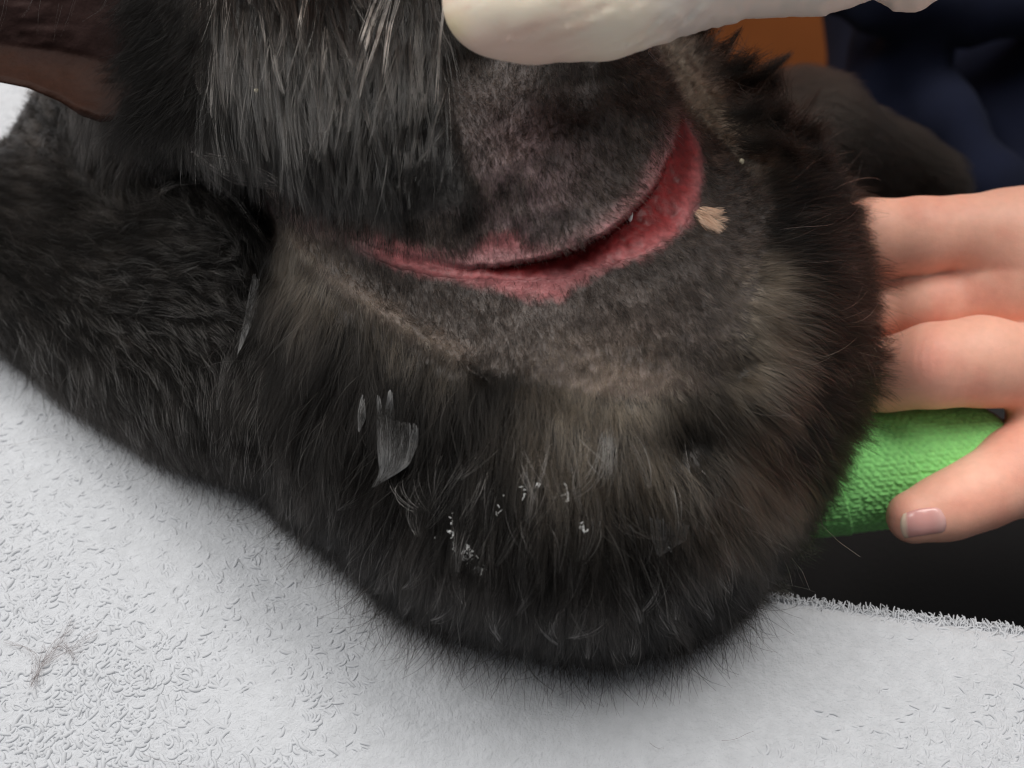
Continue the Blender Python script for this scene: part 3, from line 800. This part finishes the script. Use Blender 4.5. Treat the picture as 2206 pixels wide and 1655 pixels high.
# ------------------------------------------------------------------ towel and table
E1 = U(1600, 1252, D_table(1252)); E2 = U(2206, 1338, D_table(1338))
sl_e = (E2[1] - E1[1]) / (E2[0] - E1[0])
def y_far(x):
    line = E2[1] + (x - E2[0]) * sl_e
    return line + .36 * sstep(E1[0] - .012, E1[0] - .10, x)
tu = np.linspace(-.30, .26, 260); tv = np.linspace(0, 1, 260)
TU, TV = np.meshgrid(tu, tv)
yn = -.10
TY = yn + (y_far(TU) - yn) * TV
def towel_z(x, y):
    e = y_far(x) - y
    return (.0012 * fbm(x * 22 + 3, y * 22, 81) + .0005 * fbm(x * 70, y * 70, 83) - .004 * np.clip(1 - e / .006, 0, 1) ** 2 - .0012
            + .0022 * np.exp(-(((x * .8 + y * .6) + .035) / .012) ** 2) * sstep(.0, -.05, x))
TZ = towel_z(TU, TY)
top = np.stack([TU, TY, TZ], -1); bot = np.stack([TU, TY, np.full_like(TZ, -.0062)], -1)
m = 260; idx = np.arange(m * m).reshape(m, m)
qt = np.stack([idx[:-1, :-1], idx[:-1, 1:], idx[1:, 1:], idx[1:, :-1]], -1).reshape(-1, 4)
rim = np.concatenate([idx[0, :], idx[1:, -1], idx[-1, -2::-1], idx[-2:0:-1, 0]]); rn = np.roll(rim, -1)
qt = np.concatenate([qt, qt[:, ::-1] + m * m, np.stack([rn, rim, rim + m * m, rn + m * m], 1)])
TCOL = srgb(181, 184, 189)
M_towel = mat_std('towel_cloth', col=TCOL, rough=.9, spec=.15, sheen=.3, bump=[(900, .5, .001), (2500, .4, .0005)], var=.06, var_scale=300)
towel = mesh_obj('towel', np.concatenate([top.reshape(-1, 3), bot.reshape(-1, 3)]), qt, M_towel)
tag(towel, 'pale grey fluffy terry towel spread under the black cat', 'towel')


def pile(n, seed, L, rad, xr, edge=False, loops=False):
    rng = np.random.default_rng(seed)
    if edge:
        x = rng.uniform(E1[0] - .03, .24, n); y = y_far(x) - rng.uniform(0, .0025, n)
    else:
        px = rng.uniform(-80, 2290, n); py = rng.uniform(100, 1740, n)
        P = U(px, py, D_table(py)); x, y = P[:, 0], P[:, 1]
    z = towel_z(x, y); ppx, ppy, _ = project(np.stack([x, y, z], -1))
    k = (y < y_far(x) - .0002) & ((psdf(ppx, ppy, MASK) < 70))
    x, y, z = x[k], y[k], z[k]; ppx, ppy = ppx[k], ppy[k]; n = len(x)
    flat = np.clip(sstep(480, 900, ppx) * (1 - .6 * sstep(1750, 2150, ppx)) * (1 - .5 * sstep(1450, 1600, ppy) * sstep(1500, 1800, ppx)), 0, 1)            # brushed smooth towards the middle
    flat = np.clip(flat + .35 * sstep(-.2, .5, fbm(x * 30, y * 30, 91)), 0, 1)
    bump_ = gauss(ppx, ppy, 230, 1480, 150) + .5 * gauss(ppx, ppy, 60, 1300, 120) + .5 * gauss(ppx, ppy, 100, 1620, 130)
    comb = 2.6 * fbm(x * 45, y * 45, 93) + 2.2 * (1 - flat) * rng.normal(0, 1, n) * .6
    a = np.where(flat > .5, -.30 + .25 * rng.normal(0, 1, n) + 1.2 * (1 - flat) * rng.normal(0, 1, n), comb - 1.2)
    if edge: a = np.pi / 2 + rng.normal(0, .5, n)
    if not edge:
        kk = rng.random(n) < (1 - flat if loops else .12 + .88 * flat)
        x, y, z, ppx, ppy, flat, bump_, a = x[kk], y[kk], z[kk], ppx[kk], ppy[kk], flat[kk], bump_[kk], a[kk]; n = len(x)
    Ls = L * rng.uniform(.6, 1.35, n)
    lift = (.35 + .30 * bump_ - .14 * flat) * rng.uniform(.5, 1.1, n)
    if loops: lift = (.40 + .34 * bump_ + .10 * fbm(x * 55, y * 55, 99)) * rng.uniform(.6, 1.15, n)
    if edge: lift = np.full(n, .25) + .25 * rng.random(n)
    cur = np.stack([x, y, z - .0003], -1); npts = 6; out = [cur]
    turn = rng.normal(0, 1.5, n) * (1 - .6 * flat)
    for i in range(npts - 1):
        t = i / (npts - 2.0); aa = a + turn * t * 1.6; ph = lift * (1 - 1.75 * t)
        cur = cur + (Ls / (npts - 1))[:, None] * np.stack([np.cos(aa) * np.cos(ph), np.sin(aa) * np.cos(ph), np.sin(ph)], -1); out.append(cur)
    pts = np.stack(out, 1)
    r = (rad * (1 - .35 * flat) * rng.uniform(.75, 1.25, n))[:, None] * np.array([1, 1, 1, 1, .95, .7])[None]
    col = TCOL[None] * rng.uniform(.94, 1.04, (n, 1))
    o = curves_obj('pile', pts, r, col, M_pile, towel); o['kind'] = 'stuff'


M_pile = mat_std('towel_pile', attr='hair_col', rough=.85, spec=.2, sheen=.2)
pile(90000, 201, .0023, .00028, None)
pile(44000, 203, .0026, .00038, None, loops=True)
pile(2600, 202, .0022, .00017, None, edge=True)

# table under the towel
tx = np.linspace(-.6, .6, 40)
def box_mesh(name, x0, x1, y0, y1, z0, z1, mat, bev=.003):
    import bmesh
    bm = bmesh.new(); bmesh.ops.create_cube(bm, size=1)
    for v in bm.verts:
        v.co = Vector((x0 + (v.co.x + .5) * (x1 - x0), y0 + (v.co.y + .5) * (y1 - y0), z0 + (v.co.z + .5) * (z1 - z0)))
    bmesh.ops.bevel(bm, geom=bm.edges[:], offset=bev, segments=2, affect='EDGES')
    me = bpy.data.meshes.new(name); bm.to_mesh(me); bm.free(); me.materials.append(mat)
    return link(bpy.data.objects.new(name, me))
P4 = [(-.6, -.5), (.5, -.5), (.5, float(y_far(np.array(.5))) - .006), (float(E1[0]) - .02, float(y_far(np.array(E1[0] - .012))) - .010), (-.10, float(y_far(np.array(-.10))) - .01), (-.6, float(y_far(np.array(-.6))) - .01)]
k = len(P4)
Vt = [(x, y, -.0065) for x, y in P4] + [(x, y, -.045) for x, y in P4]
me = bpy.data.meshes.new('examination_table')
me.from_pydata(Vt, [], [list(range(k)), list(range(2 * k - 1, k - 1, -1))] + [[i, i + k, (i + 1) % k + k, (i + 1) % k] for i in range(k)])
me.materials.append(mat_std('black_table', col=(.012, .012, .013), rough=.45, bump=[(500, .2, .0005)]))
tab = link(bpy.data.objects.new('examination_table', me))
tag(tab, 'black examination table top below the grey towel', 'table')

# loose hairs on the towel
def loose(name, lines, label, group, seed, cnt=1, jit=0, rad=2.6e-5, col=srgb(40, 32, 30)):
    rng = np.random.default_rng(seed); P = []
    for ln in lines:
        ln = np.asarray(ln, float); t = np.linspace(0, 1, 8)
        for _ in range(cnt):
            j = rng.normal(0, jit, (len(ln), 2)) if jit else 0
            l2 = ln + j; d = np.linspace(0, 1, len(l2))
            x = np.interp(t, d, l2[:, 0]); y = np.interp(t, d, l2[:, 1])
            q = U(x, y, D_table(y)); q[:, 2] = towel_z(q[:, 0], q[:, 1]) + .0011 + .0004 * np.sin(t * 6 + rng.random() * 6); P.append(q)
    P = np.array(P)
    o = curves_obj(name, P, np.full(P.shape[:2], rad) * np.linspace(.8, .5, 8), np.broadcast_to(col, (len(P), 3)) * rng.uniform(.7, 1.2, (len(P), 1)), M_fur)
    return tag(o, label, 'hair', group)


loose('hair_tuft', [[(72, 1480), (90, 1435), (118, 1395), (160, 1350)], [(78, 1478), (95, 1430), (130, 1410), (175, 1398)], [(70, 1470), (80, 1420), (60, 1400), (12, 1385)], [(90, 1440), (95, 1410), (92, 1395)],
                    [(100, 1425), (130, 1385), (155, 1330)], [(140, 1388), (152, 1410), (165, 1430)], [(150, 1400), (185, 1380), (215, 1365)], [(118, 1400), (135, 1388), (150, 1388)]],
      'loose wispy tuft of dark hair lying on the left of the towel', None, 31, 6, 6)
for ln, lb in [([(0, 962), (60, 950), (132, 938)], 'short dark hair on the towel edge nearest the shoulder'), ([(-10, 1080), (20, 1050), (75, 1010)], 'slanting dark hair at the upper left of the towel'),
               ([(140, 1250), (145, 1275), (148, 1300)], 'upright short hair just above the loose hair tuft'), ([(310, 1627), (350, 1640), (420, 1655)], 'dark hair by the bottom edge of the towel'),
               ([(1555, 1594), (1590, 1588), (1625, 1574)], 'curved dark hair on the smooth front of the towel'), ([(1400, 1600), (1420, 1610), (1430, 1612)], 'tiny dark hair left of the curved one on smooth towel')]:
    loose('loose_hair', [ln], lb, 'loose hairs on the towel', 33, rad=3.2e-5)


# ------------------------------------------------------------------ bare hand of the helper, and the bandage it holds
hand = [(pxchain([(2420, 560, .268, 120), (2250, 530, .262, 98), (2150, 506, .258, 78), (2070, 500, .257, 71), (1980, 510, .2565, 78), (1870, 520, .260, 84), (1740, 540, .266, 80)]), .004),
        (pxchain([(2420, 650, .268, 120), (2260, 635, .264, 90), (2130, 640, .2600, 72), (1990, 658, .2600, 69), (1860, 674, .264, 68), (1740, 696, .270, 64)]), .004),
        (pxchain([(2480, 800, .258, 130), (2260, 796, .251, 94), (2110, 779, .248, 91), (2010, 788, .247, 85), (1910, 808, .253, 72), (1760, 826, .262, 66)]), .004),
        (pxchain([(2480, 860, .258, 130), (2310, 950, .252, 112), (2200, 1015, .247, 88), (2110, 1062, .243, 70), (2040, 1092, .241, 62), (1968, 1114, .2395, 57)]), .005), (pxchain([(2330, 800, .262, 70), (2262, 880, .257, 62), (2280, 960, .254, 70)]), .005)]
palm = pxchain([(2700, 700, .285, 290), (2420, 640, .277, 205), (2270, 588, .267, 168), (2186, 566, .2635, 148)])
def f_hand(p):
    ds = [chain_sdf(p, c[0], c[1], k) for c, k in hand]
    d = ds[2]
    pl = chain_sdf(p, palm[0], palm[1], .008); d = smin(d, chain_sdf(p, palm[0][:2], palm[1][:2], .008), .008)
    d = smin(d, smin(smin(ds[0], ds[1], .0006), pl, .007), .0006); d = smin(d, smin(ds[3], ds[4], .008), .0045)
    hx_, hy_, hd_ = project(p)
    for (kx_, kr_) in ((1978, 95), (1996, 110), (2016, 100), (2034, 120)):
        d = d + .00022 * np.exp(-((hx_ - kx_ - ((hy_ - 775) / 46.) ** 2 * 9) / 3.6) ** 2 - ((hy_ - 772) / 42) ** 2)
    kn = np.linalg.norm(p - KN, axis=-1); d = d - .0007 * np.exp(-(kn / .007) ** 2)
    return d
KN = U(1995, 770, .238)
allp = np.concatenate([c[0] for c, k in hand] + [palm[0]])
lo = allp.min(0) - .03; hi = allp.max(0) + .03
V, Q = surface_net(f_hand, lo, hi, .0009)
hx, hy, hd = project(V)
hc = np.broadcast_to(srgb(230, 174, 152), (len(V), 3)).copy()
hc = lerpc(hc, srgb(220, 142, 126), .6 * gauss(hx, hy, 2000, 775, 60))
hc = lerpc(hc, srgb(226, 152, 130), .5 * gauss(hx, hy, 2110, 1070, 70))
hc = lerpc(hc, srgb(226, 154, 136), .5 * gauss(hx, hy, 1930, 1110, 45))
hc = lerpc(hc, srgb(222, 154, 134), .65 * sstep(.1, .6, fbm(hx / 90, hy / 90, 101)))
hc = lerpc(hc, srgb(244, 204, 182), .4 * gauss(hx, hy, 2100, 1000, 60))
M_hand = mat_std('skin', attr='skin_col', rough=.5, sss=.3, sss_r=(1, .35, .2), sss_s=.0014, spec=.35, bump=[(2600, .18, .0003), (900, .10, .0004)], var=.04, var_scale=500)
helper = mesh_obj('person', V, Q, M_hand, attrs={'skin_col': hc})
tag(helper, "person in navy scrubs whose bare hand grips the cat's green bandaged leg", 'person')

# thumb nail: a curved plate let into the thumb
nu, nv = np.meshgrid(np.linspace(0, 1, 26), np.linspace(0, 1, 18))
c00, c10, c01, c11 = [np.array(c, float) for c in ((1946, 1107), (2022, 1094), (1949, 1160), (2034, 1147))]
NPX = (c00[0] * (1 - nu) + c10[0] * nu) * (1 - nv) + (c01[0] * (1 - nu) + c11[0] * nu) * nv + 10 * nu ** 4 * (1 - (2 * nv - 1) ** 2) - 8 * (1 - nu) ** 4 * (1 - (2 * nv - 1) ** 2)
NPY = (c00[1] * (1 - nu) + c10[1] * nu) * (1 - nv) + (c01[1] * (1 - nu) + c11[1] * nu) * nv - 5 * np.sin(np.pi * nu) * (1 - nv)
nd = raymarch(f_hand, NPX, NPY, .2)
nd = np.minimum(nd, .2405) - .00045 * np.sin(np.pi * nv) ** .4 - .0002 + .0004 * sstep(.9, 1, nu)
nf = U(NPX, NPY, nd).reshape(-1, 3); nb_ = U(NPX, NPY, nd + .0009).reshape(-1, 3)
r_, c_ = nu.shape; idx = np.arange(r_ * c_).reshape(r_, c_)
qn = np.stack([idx[:-1, :-1], idx[1:, :-1], idx[1:, 1:], idx[:-1, 1:]], -1).reshape(-1, 4)
rim = np.concatenate([idx[0, :], idx[1:, -1], idx[-1, -2::-1], idx[-2:0:-1, 0]]); rn = np.roll(rim, -1)
qn = np.concatenate([qn, qn[:, ::-1] + r_ * c_, np.stack([rim, rn, rn + r_ * c_, rim + r_ * c_], 1)])
ncol = lerpc(np.broadcast_to(srgb(214, 158, 152), (r_, c_, 3)).copy(), srgb(230, 206, 184), 1 - sstep(.10, .15, nu + .03 * (2 * nv - 1) ** 2))
ncol = lerpc(ncol, srgb(224, 182, 176), .6 * sstep(.7, .95, nu)).reshape(-1, 3)
M_nail = mat_std('nail', attr='skin_col', rough=.25, sss=.2, sss_s=.001, coat=.3)
mesh_obj('thumbnail', np.concatenate([nf, nb_]), qn, M_nail, helper, attrs={'skin_col': np.concatenate([ncol, ncol])})

# bandage round the other foreleg: wrapped sleeve with dimpled weave
A0 = U(1640, 1035, .262); A1 = U(2166, 985, .262)
axd = nrm(A1 - A0); alen = np.linalg.norm(A1 - A0)
e1 = nrm(np.cross(axd, -AF)); e2 = np.cross(e1, axd)         # e2 faces the camera
na, nt = 300, 420
SA_, TA_ = np.meshgrid(np.linspace(0, 1, na), np.linspace(0, 2 * np.pi, nt, endpoint=False), indexing='ij')
Rb = 128 * KX * .262
skew = .0035 * np.sin(TA_) * 0 + .006 * np.cos(TA_ - .3)     # slanting end
endr = np.clip((1 - SA_) / .09, 0, 1); endf = np.sqrt(np.maximum(1 - (1 - endr) ** 2, 0)) * .20 + .80
rr = Rb * (1.03 - .06 * SA_) * endf
arc = TA_ * Rb; ax_ = SA_ * alen
ph = ax_ / .0017 + .35 * np.sin(arc / .004)
row = np.floor(arc / .00115); px_ = ax_ / .0020 + .5 * (row % 2) + .3 * hash2(row, row * 0, 5)
cell = np.floor(px_); fx_ = px_ - cell - .5; fy_ = arc / .00115 - row - .5
jx = (hash2(cell, row, 7) - .5) * .4; dep = .4 + .8 * hash2(cell, row, 8)
rr = rr - .00042 * dep * np.exp(-(((fx_ - jx) / .20) ** 2 + (fy_ / .26) ** 2)) + .00022 * fbm(ax_ / .004, arc / .0012, 9) + .0002 * np.sin(arc / .00115 * 6.283 * .5) ** 2
lap = ax_ / alen * 3.2 + TA_ / (2 * np.pi)                    # overlapping turns
rr = rr + .0004 * (lap % 1.0) ** 3
Bp = A0 + (ax_ + skew * SA_)[..., None] * axd + rr[..., None] * (np.cos(TA_)[..., None] * e1 + np.sin(TA_)[..., None] * e2)
idx = np.arange(na * nt).reshape(na, nt)
qb_ = np.stack([idx[:-1], np.roll(idx, -1, 1)[:-1], np.roll(idx, -1, 1)[1:], idx[1:]], -1).reshape(-1, 4)
M_band = mat_std('green_bandage', col=srgb(150, 232, 136), rough=.8, spec=.2, sheen=.3, bump=[(3500, .4, .0003)], var=.12, var_scale=900)
bandage = mesh_obj('bandage', Bp.reshape(-1, 3), qb_, M_band)
tag(bandage, 'bright green dimpled bandage wrapped round a foreleg beside the thumb', 'bandage')
# white padding that shows past the green end
ns, nt2 = 40, 160
SB, TB = np.meshgrid(np.linspace(0, 1, ns), np.linspace(0, 2 * np.pi, nt2, endpoint=False), indexing='ij')
rp = Rb * (.66 - .40 * SB ** 2.2) + .0003 * fbm(SB * 6, TB * 6, 4)
Cp = A0 + (alen * (.90 + .15 * SB) + .004 * np.cos(TB - .3))[..., None] * axd + rp[..., None] * (np.cos(TB)[..., None] * e1 + np.sin(TB)[..., None] * e2) - np.array([0, 0, 0]) + (U(2120, 948, .262) - U(2120, 985, .262))
idx = np.arange(ns * nt2).reshape(ns, nt2)
qp = np.stack([idx[:-1], np.roll(idx, -1, 1)[:-1], np.roll(idx, -1, 1)[1:], idx[1:]], -1).reshape(-1, 4)
Vp = np.concatenate([Cp.reshape(-1, 3), Cp[-1].mean(0)[None]])
pad = mesh_obj('padding', Vp, qp, mat_std('white_padding', col=srgb(222, 220, 226), rough=.85, bump=[(1500, .4, .0005)]), bandage)

# ------------------------------------------------------------------ gloved finger of the vet
G1 = pxchain([(1062, 4, .176, 104), (1150, 0, .177, 110), (1300, -10, .179, 112), (1390, -44, .182, 106), (1460, -84, .186, 104), (1600, -160, .195, 150), (1900, -330, .21, 240)])
G2 = pxchain([(1420, -26, .188, 84), (1520, -70, .19, 98), (1760, -110, .195, 118), (2000, -180, .20, 150)])
G3 = pxchain([(1960, -40, .205, 58), (2010, -110, .207, 64), (2060, -240, .21, 90)])
def f_in(p):
    d = smin(chain_sdf(p, *G1, .006), chain_sdf(p, *G2, .006), .006)
    return smin(d, chain_sdf(p, *G3, .006), .006)
def f_glove(p):
    x, y, dd = project(p)
    wr = -.00025 * np.abs(fbm((x * .55 + y) / 16, (x - y) / 150, 111)) * np.exp(-((x - 1200) / 130) ** 2)
    wr = wr - .0006 * np.abs(fbm((x * .8 + y * .4) / 26, (x - y * 2) / 110, 113)) * sstep(1310, 1400, x)
    wr = wr + .0003 * np.exp(-((x + .55 * y - 1475) / 14) ** 2) * sstep(1360, 1420, x)
    for (xa, ya, xb, yb, wd, am) in [(1075, 88, 1175, 48, 3.5, 3), (1095, 112, 1180, 84, 3, 2.2), (1150, 118, 1270, 92, 3, 2.6), (1200, 60, 1330, 8, 6, 3), (1330, 110, 1440, 30, 4, 4), (1372, 108, 1470, 40, 4, 4), (1290, 118, 1370, 80, 3, 2.4), (1420, 92, 1520, 2, 5, 5)]:
        L_ = math.hypot(xb - xa, yb - ya); ux, uy = (xb - xa) / L_, (yb - ya) / L_
        al = (x - xa) * ux + (y - ya) * uy; ac = (x - xa) * -uy + (y - ya) * ux + 3 * np.sin(al / 14.)
        wr = wr - am * .55e-4 * np.exp(-(ac / wd) ** 2) * sstep(0, 18, al) * sstep(L_, L_ - 18, al) + am * .3e-4 * np.exp(-((ac - 2.4 * wd) / (1.6 * wd)) ** 2) * sstep(0, 18, al) * sstep(L_, L_ - 18, al)
    return f_in(p) - .0004 - wr
allp = np.concatenate([G1[0], G2[0], G3[0]])
lo = allp.min(0) - .024; hi = allp.max(0) + .024; hi = np.minimum(hi, U(1700, -200, .21) * 0 + hi)
Vi, Qi = surface_net(lambda p: f_in(p) + .0012, lo, hi, .0022)
vet = mesh_obj('person', Vi, Qi, M_hand, attrs={'skin_col': np.broadcast_to(srgb(220, 160, 140), (len(Vi), 3))})
tag(vet, "person whose white gloved finger lifts the cat's throat at the top", 'person')
Vg, Qg = surface_net(f_glove, lo, hi, .0008)
gxp, gyp, gdp = project(Vg)
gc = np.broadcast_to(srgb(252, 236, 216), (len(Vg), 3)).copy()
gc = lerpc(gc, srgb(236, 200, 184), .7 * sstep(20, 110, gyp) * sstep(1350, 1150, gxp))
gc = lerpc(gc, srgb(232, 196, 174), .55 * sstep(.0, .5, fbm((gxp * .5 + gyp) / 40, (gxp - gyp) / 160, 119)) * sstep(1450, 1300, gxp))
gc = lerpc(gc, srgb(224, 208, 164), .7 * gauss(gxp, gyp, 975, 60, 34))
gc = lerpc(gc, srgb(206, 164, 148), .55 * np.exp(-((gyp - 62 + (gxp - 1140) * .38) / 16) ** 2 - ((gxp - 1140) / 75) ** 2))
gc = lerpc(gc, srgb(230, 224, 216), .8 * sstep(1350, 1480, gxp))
M_glove = mat_std('latex_glove', attr='skin_col', rough=.42, sss=.3, sss_r=(1, .7, .5), sss_s=.002, spec=.4, bump=[(900, .12, .0004)])
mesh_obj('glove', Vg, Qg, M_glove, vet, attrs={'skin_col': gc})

# ------------------------------------------------------------------ scrubs, cabinet: dim, out of focus
torso = pxchain([(2260, 900, .56, 420), (2200, 400, .56, 400), (2190, -100, .60, 400), (2190, -500, .66, 420)])
band = pxchain([(1780, -60, .46, 90), (1900, -40, .45, 95), (2100, 0, .45, 70), (2500, 0, .46, 90)])
fold1 = pxchain([(1980, 120, .47, 40), (2040, 260, .46, 55), (2130, 390, .45, 62), (2240, 520, .45, 70)])
fold2 = pxchain([(1890, 60, .50, 60), (1880, 220, .49, 55), (1950, 420, .48, 60)])
def f_tunic(p):
    d = chain_sdf(p, *torso, .02)
    for fo in (band, fold1, fold2): d = smin(d, chain_sdf(p, *fo, .012), .022)
    x, y, dd = project(p)
    return d - .004 * fbm(x / 130 + y / 300, y / 220, 121)
allp = np.concatenate([torso[0]])
lo = allp.min(0) - .13; hi = allp.max(0) + .13; lo[0] = .05; hi[0] = .42
V, Q = surface_net(f_tunic, lo, hi, .006)
M_navy = mat_std('navy_cloth', col=srgb(9, 14, 32), rough=.95, spec=.2, bump=[(900, .3, .0008)], var=.15, var_scale=60)
mesh_obj('tunic', V, Q, M_navy, helper)
lap_ = pxchain([(1500, 1450, .40, 330), (1900, 1350, .41, 360), (2400, 1280, .43, 420), (2900, 1250, .45, 420)])
lap2 = pxchain([(1750, 900, .46, 200), (2050, 980, .47, 260), (2400, 900, .48, 330)])
f_tr = lambda p: smin(chain_sdf(p, *lap_, .03), chain_sdf(p, *lap2, .03), .03)
lo = np.minimum(lap_[0].min(0), lap2[0].min(0)) - .09; hi = np.maximum(lap_[0].max(0), lap2[0].max(0)) + .09
V, Q = surface_net(f_tr, lo, hi, .007)
mesh_obj('trousers', V, Q, mat_std('black_cloth', col=(.006, .006, .007), rough=.85, bump=[(700, .3, .0008)]), helper)

cb = box_mesh('cabinet', -.35, .75, 1.05, 1.45, -.9, .75, mat_std('orange_wood', col=srgb(160, 90, 42), rough=.45, var=.10, var_scale=14))
tag(cb, 'orange brown wooden cabinet far behind the table, out of focus', 'cabinet')
fl = box_mesh('floor', -3, 3, -2, 4, -.96, -.90, mat_std('floor_vinyl', col=(.12, .115, .11), rough=.5))
fl['kind'] = 'structure'

# ------------------------------------------------------------------ crumbs, ointment, painted wet glints
def blob(name, px, py, sx, sy, mat, lift=.001, parent=None, seed=1, depth=None):
    import bmesh
    bm = bmesh.new(); bmesh.ops.create_icosphere(bm, subdivisions=2, radius=1)
    rng = np.random.default_rng(seed)
    d = float(surf_depth(px, py)[0]) - lift if depth is None else depth
    c = U(px, py, d); k_ = KX * d
    for v in bm.verts:
        f = 1 + .22 * rng.uniform(-1, 1)
        p = c + AX * (v.co.x * sx * k_ * f) + AU * (v.co.y * sy * k_ * f) - AF * (v.co.z * min(sx, sy) * k_ * .7 * f)
        v.co = Vector(p)
    me = bpy.data.meshes.new(name); bm.to_mesh(me); bm.free(); me.materials.append(mat)
    for p in me.polygons: p.use_smooth = True
    return link(bpy.data.objects.new(name, me), parent)


M_flake = mat_std('pale_flake', col=srgb(214, 206, 180), rough=.6)
M_oint_glint = mat_std('white_ointment_and_glint', col=srgb(226, 228, 228), rough=.3, spec=.6)
tag(blob('flake', 1598, 348, 5, 7, M_flake, .0008), 'pale tan flake stuck on the clipped skin right of the wound', 'flake', 'flakes on the coat')
tag(blob('flake', 552, 195, 4, 5, M_flake, .003), 'tiny white flake caught in wet hair left of the glove', 'flake', 'flakes on the coat')
tag(blob('flake', 889, 958, 6, 4, M_flake, .0022), 'white flake on the grey matted lock of neck fur', 'flake', 'flakes on the coat')
mesh_o = blob('ointment_and_glint', 1358, 463, 6, 14, M_oint_glint, .0006, cat, 3)
rng = np.random.default_rng(77)
OP, OR = [], []  # short white strands painting the glints of shiny wet hair
for (cx, cy, sx, sy, n) in [(1012, 1192, 15, 20, 46), (1036, 1224, 22, 5, 26), (1222, 1060, 8, 30, 22), (1258, 1135, 10, 14, 22), (970, 1130, 6, 30, 22), (975, 1160, 5, 24, 12), (938, 1157, 3, 3, 2), (1075, 1105, 5, 20, 8), (1130, 1060, 5, 26, 8),
                            (1160, 1050, 4, 20, 6), (1440, 1180, 16, 12, 10), (1020, 1080, 3, 6, 2), (1128, 1288, 5, 6, 4), (1085, 1070, 3, 4, 2)]:
    for _ in range(n * 2 // 3 if sx in (15, 22) else n // 3 + 1):
        x = cx + rng.normal(0, sx * .5); y = cy + rng.normal(0, sy * .5); t = np.linspace(0, 1, 5); l = rng.uniform(3, 12); a = math.radians(95) + rng.normal(0, .9)
        xs = x + l * t * math.cos(a) + rng.normal(0, 1.2, 5); ys = y + l * t * math.sin(a) + rng.normal(0, 1.2, 5)
        OP.append(U(xs, ys, float(surf_depth(x, y)[0]) - .0026 - rng.uniform(0, .0012))); OR.append(rng.uniform(2e-5, 6e-5) * np.array([.5, 1, .8, .9, .3]))
o = curves_obj('ointment_and_glint', np.array(OP), np.array(OR), np.broadcast_to(srgb(206, 208, 208), (len(OP), 3)), M_oint_glint, cat); o['kind'] = 'stuff'; o['label'] = 'painted white glints of wet hair in the lower neck fur'
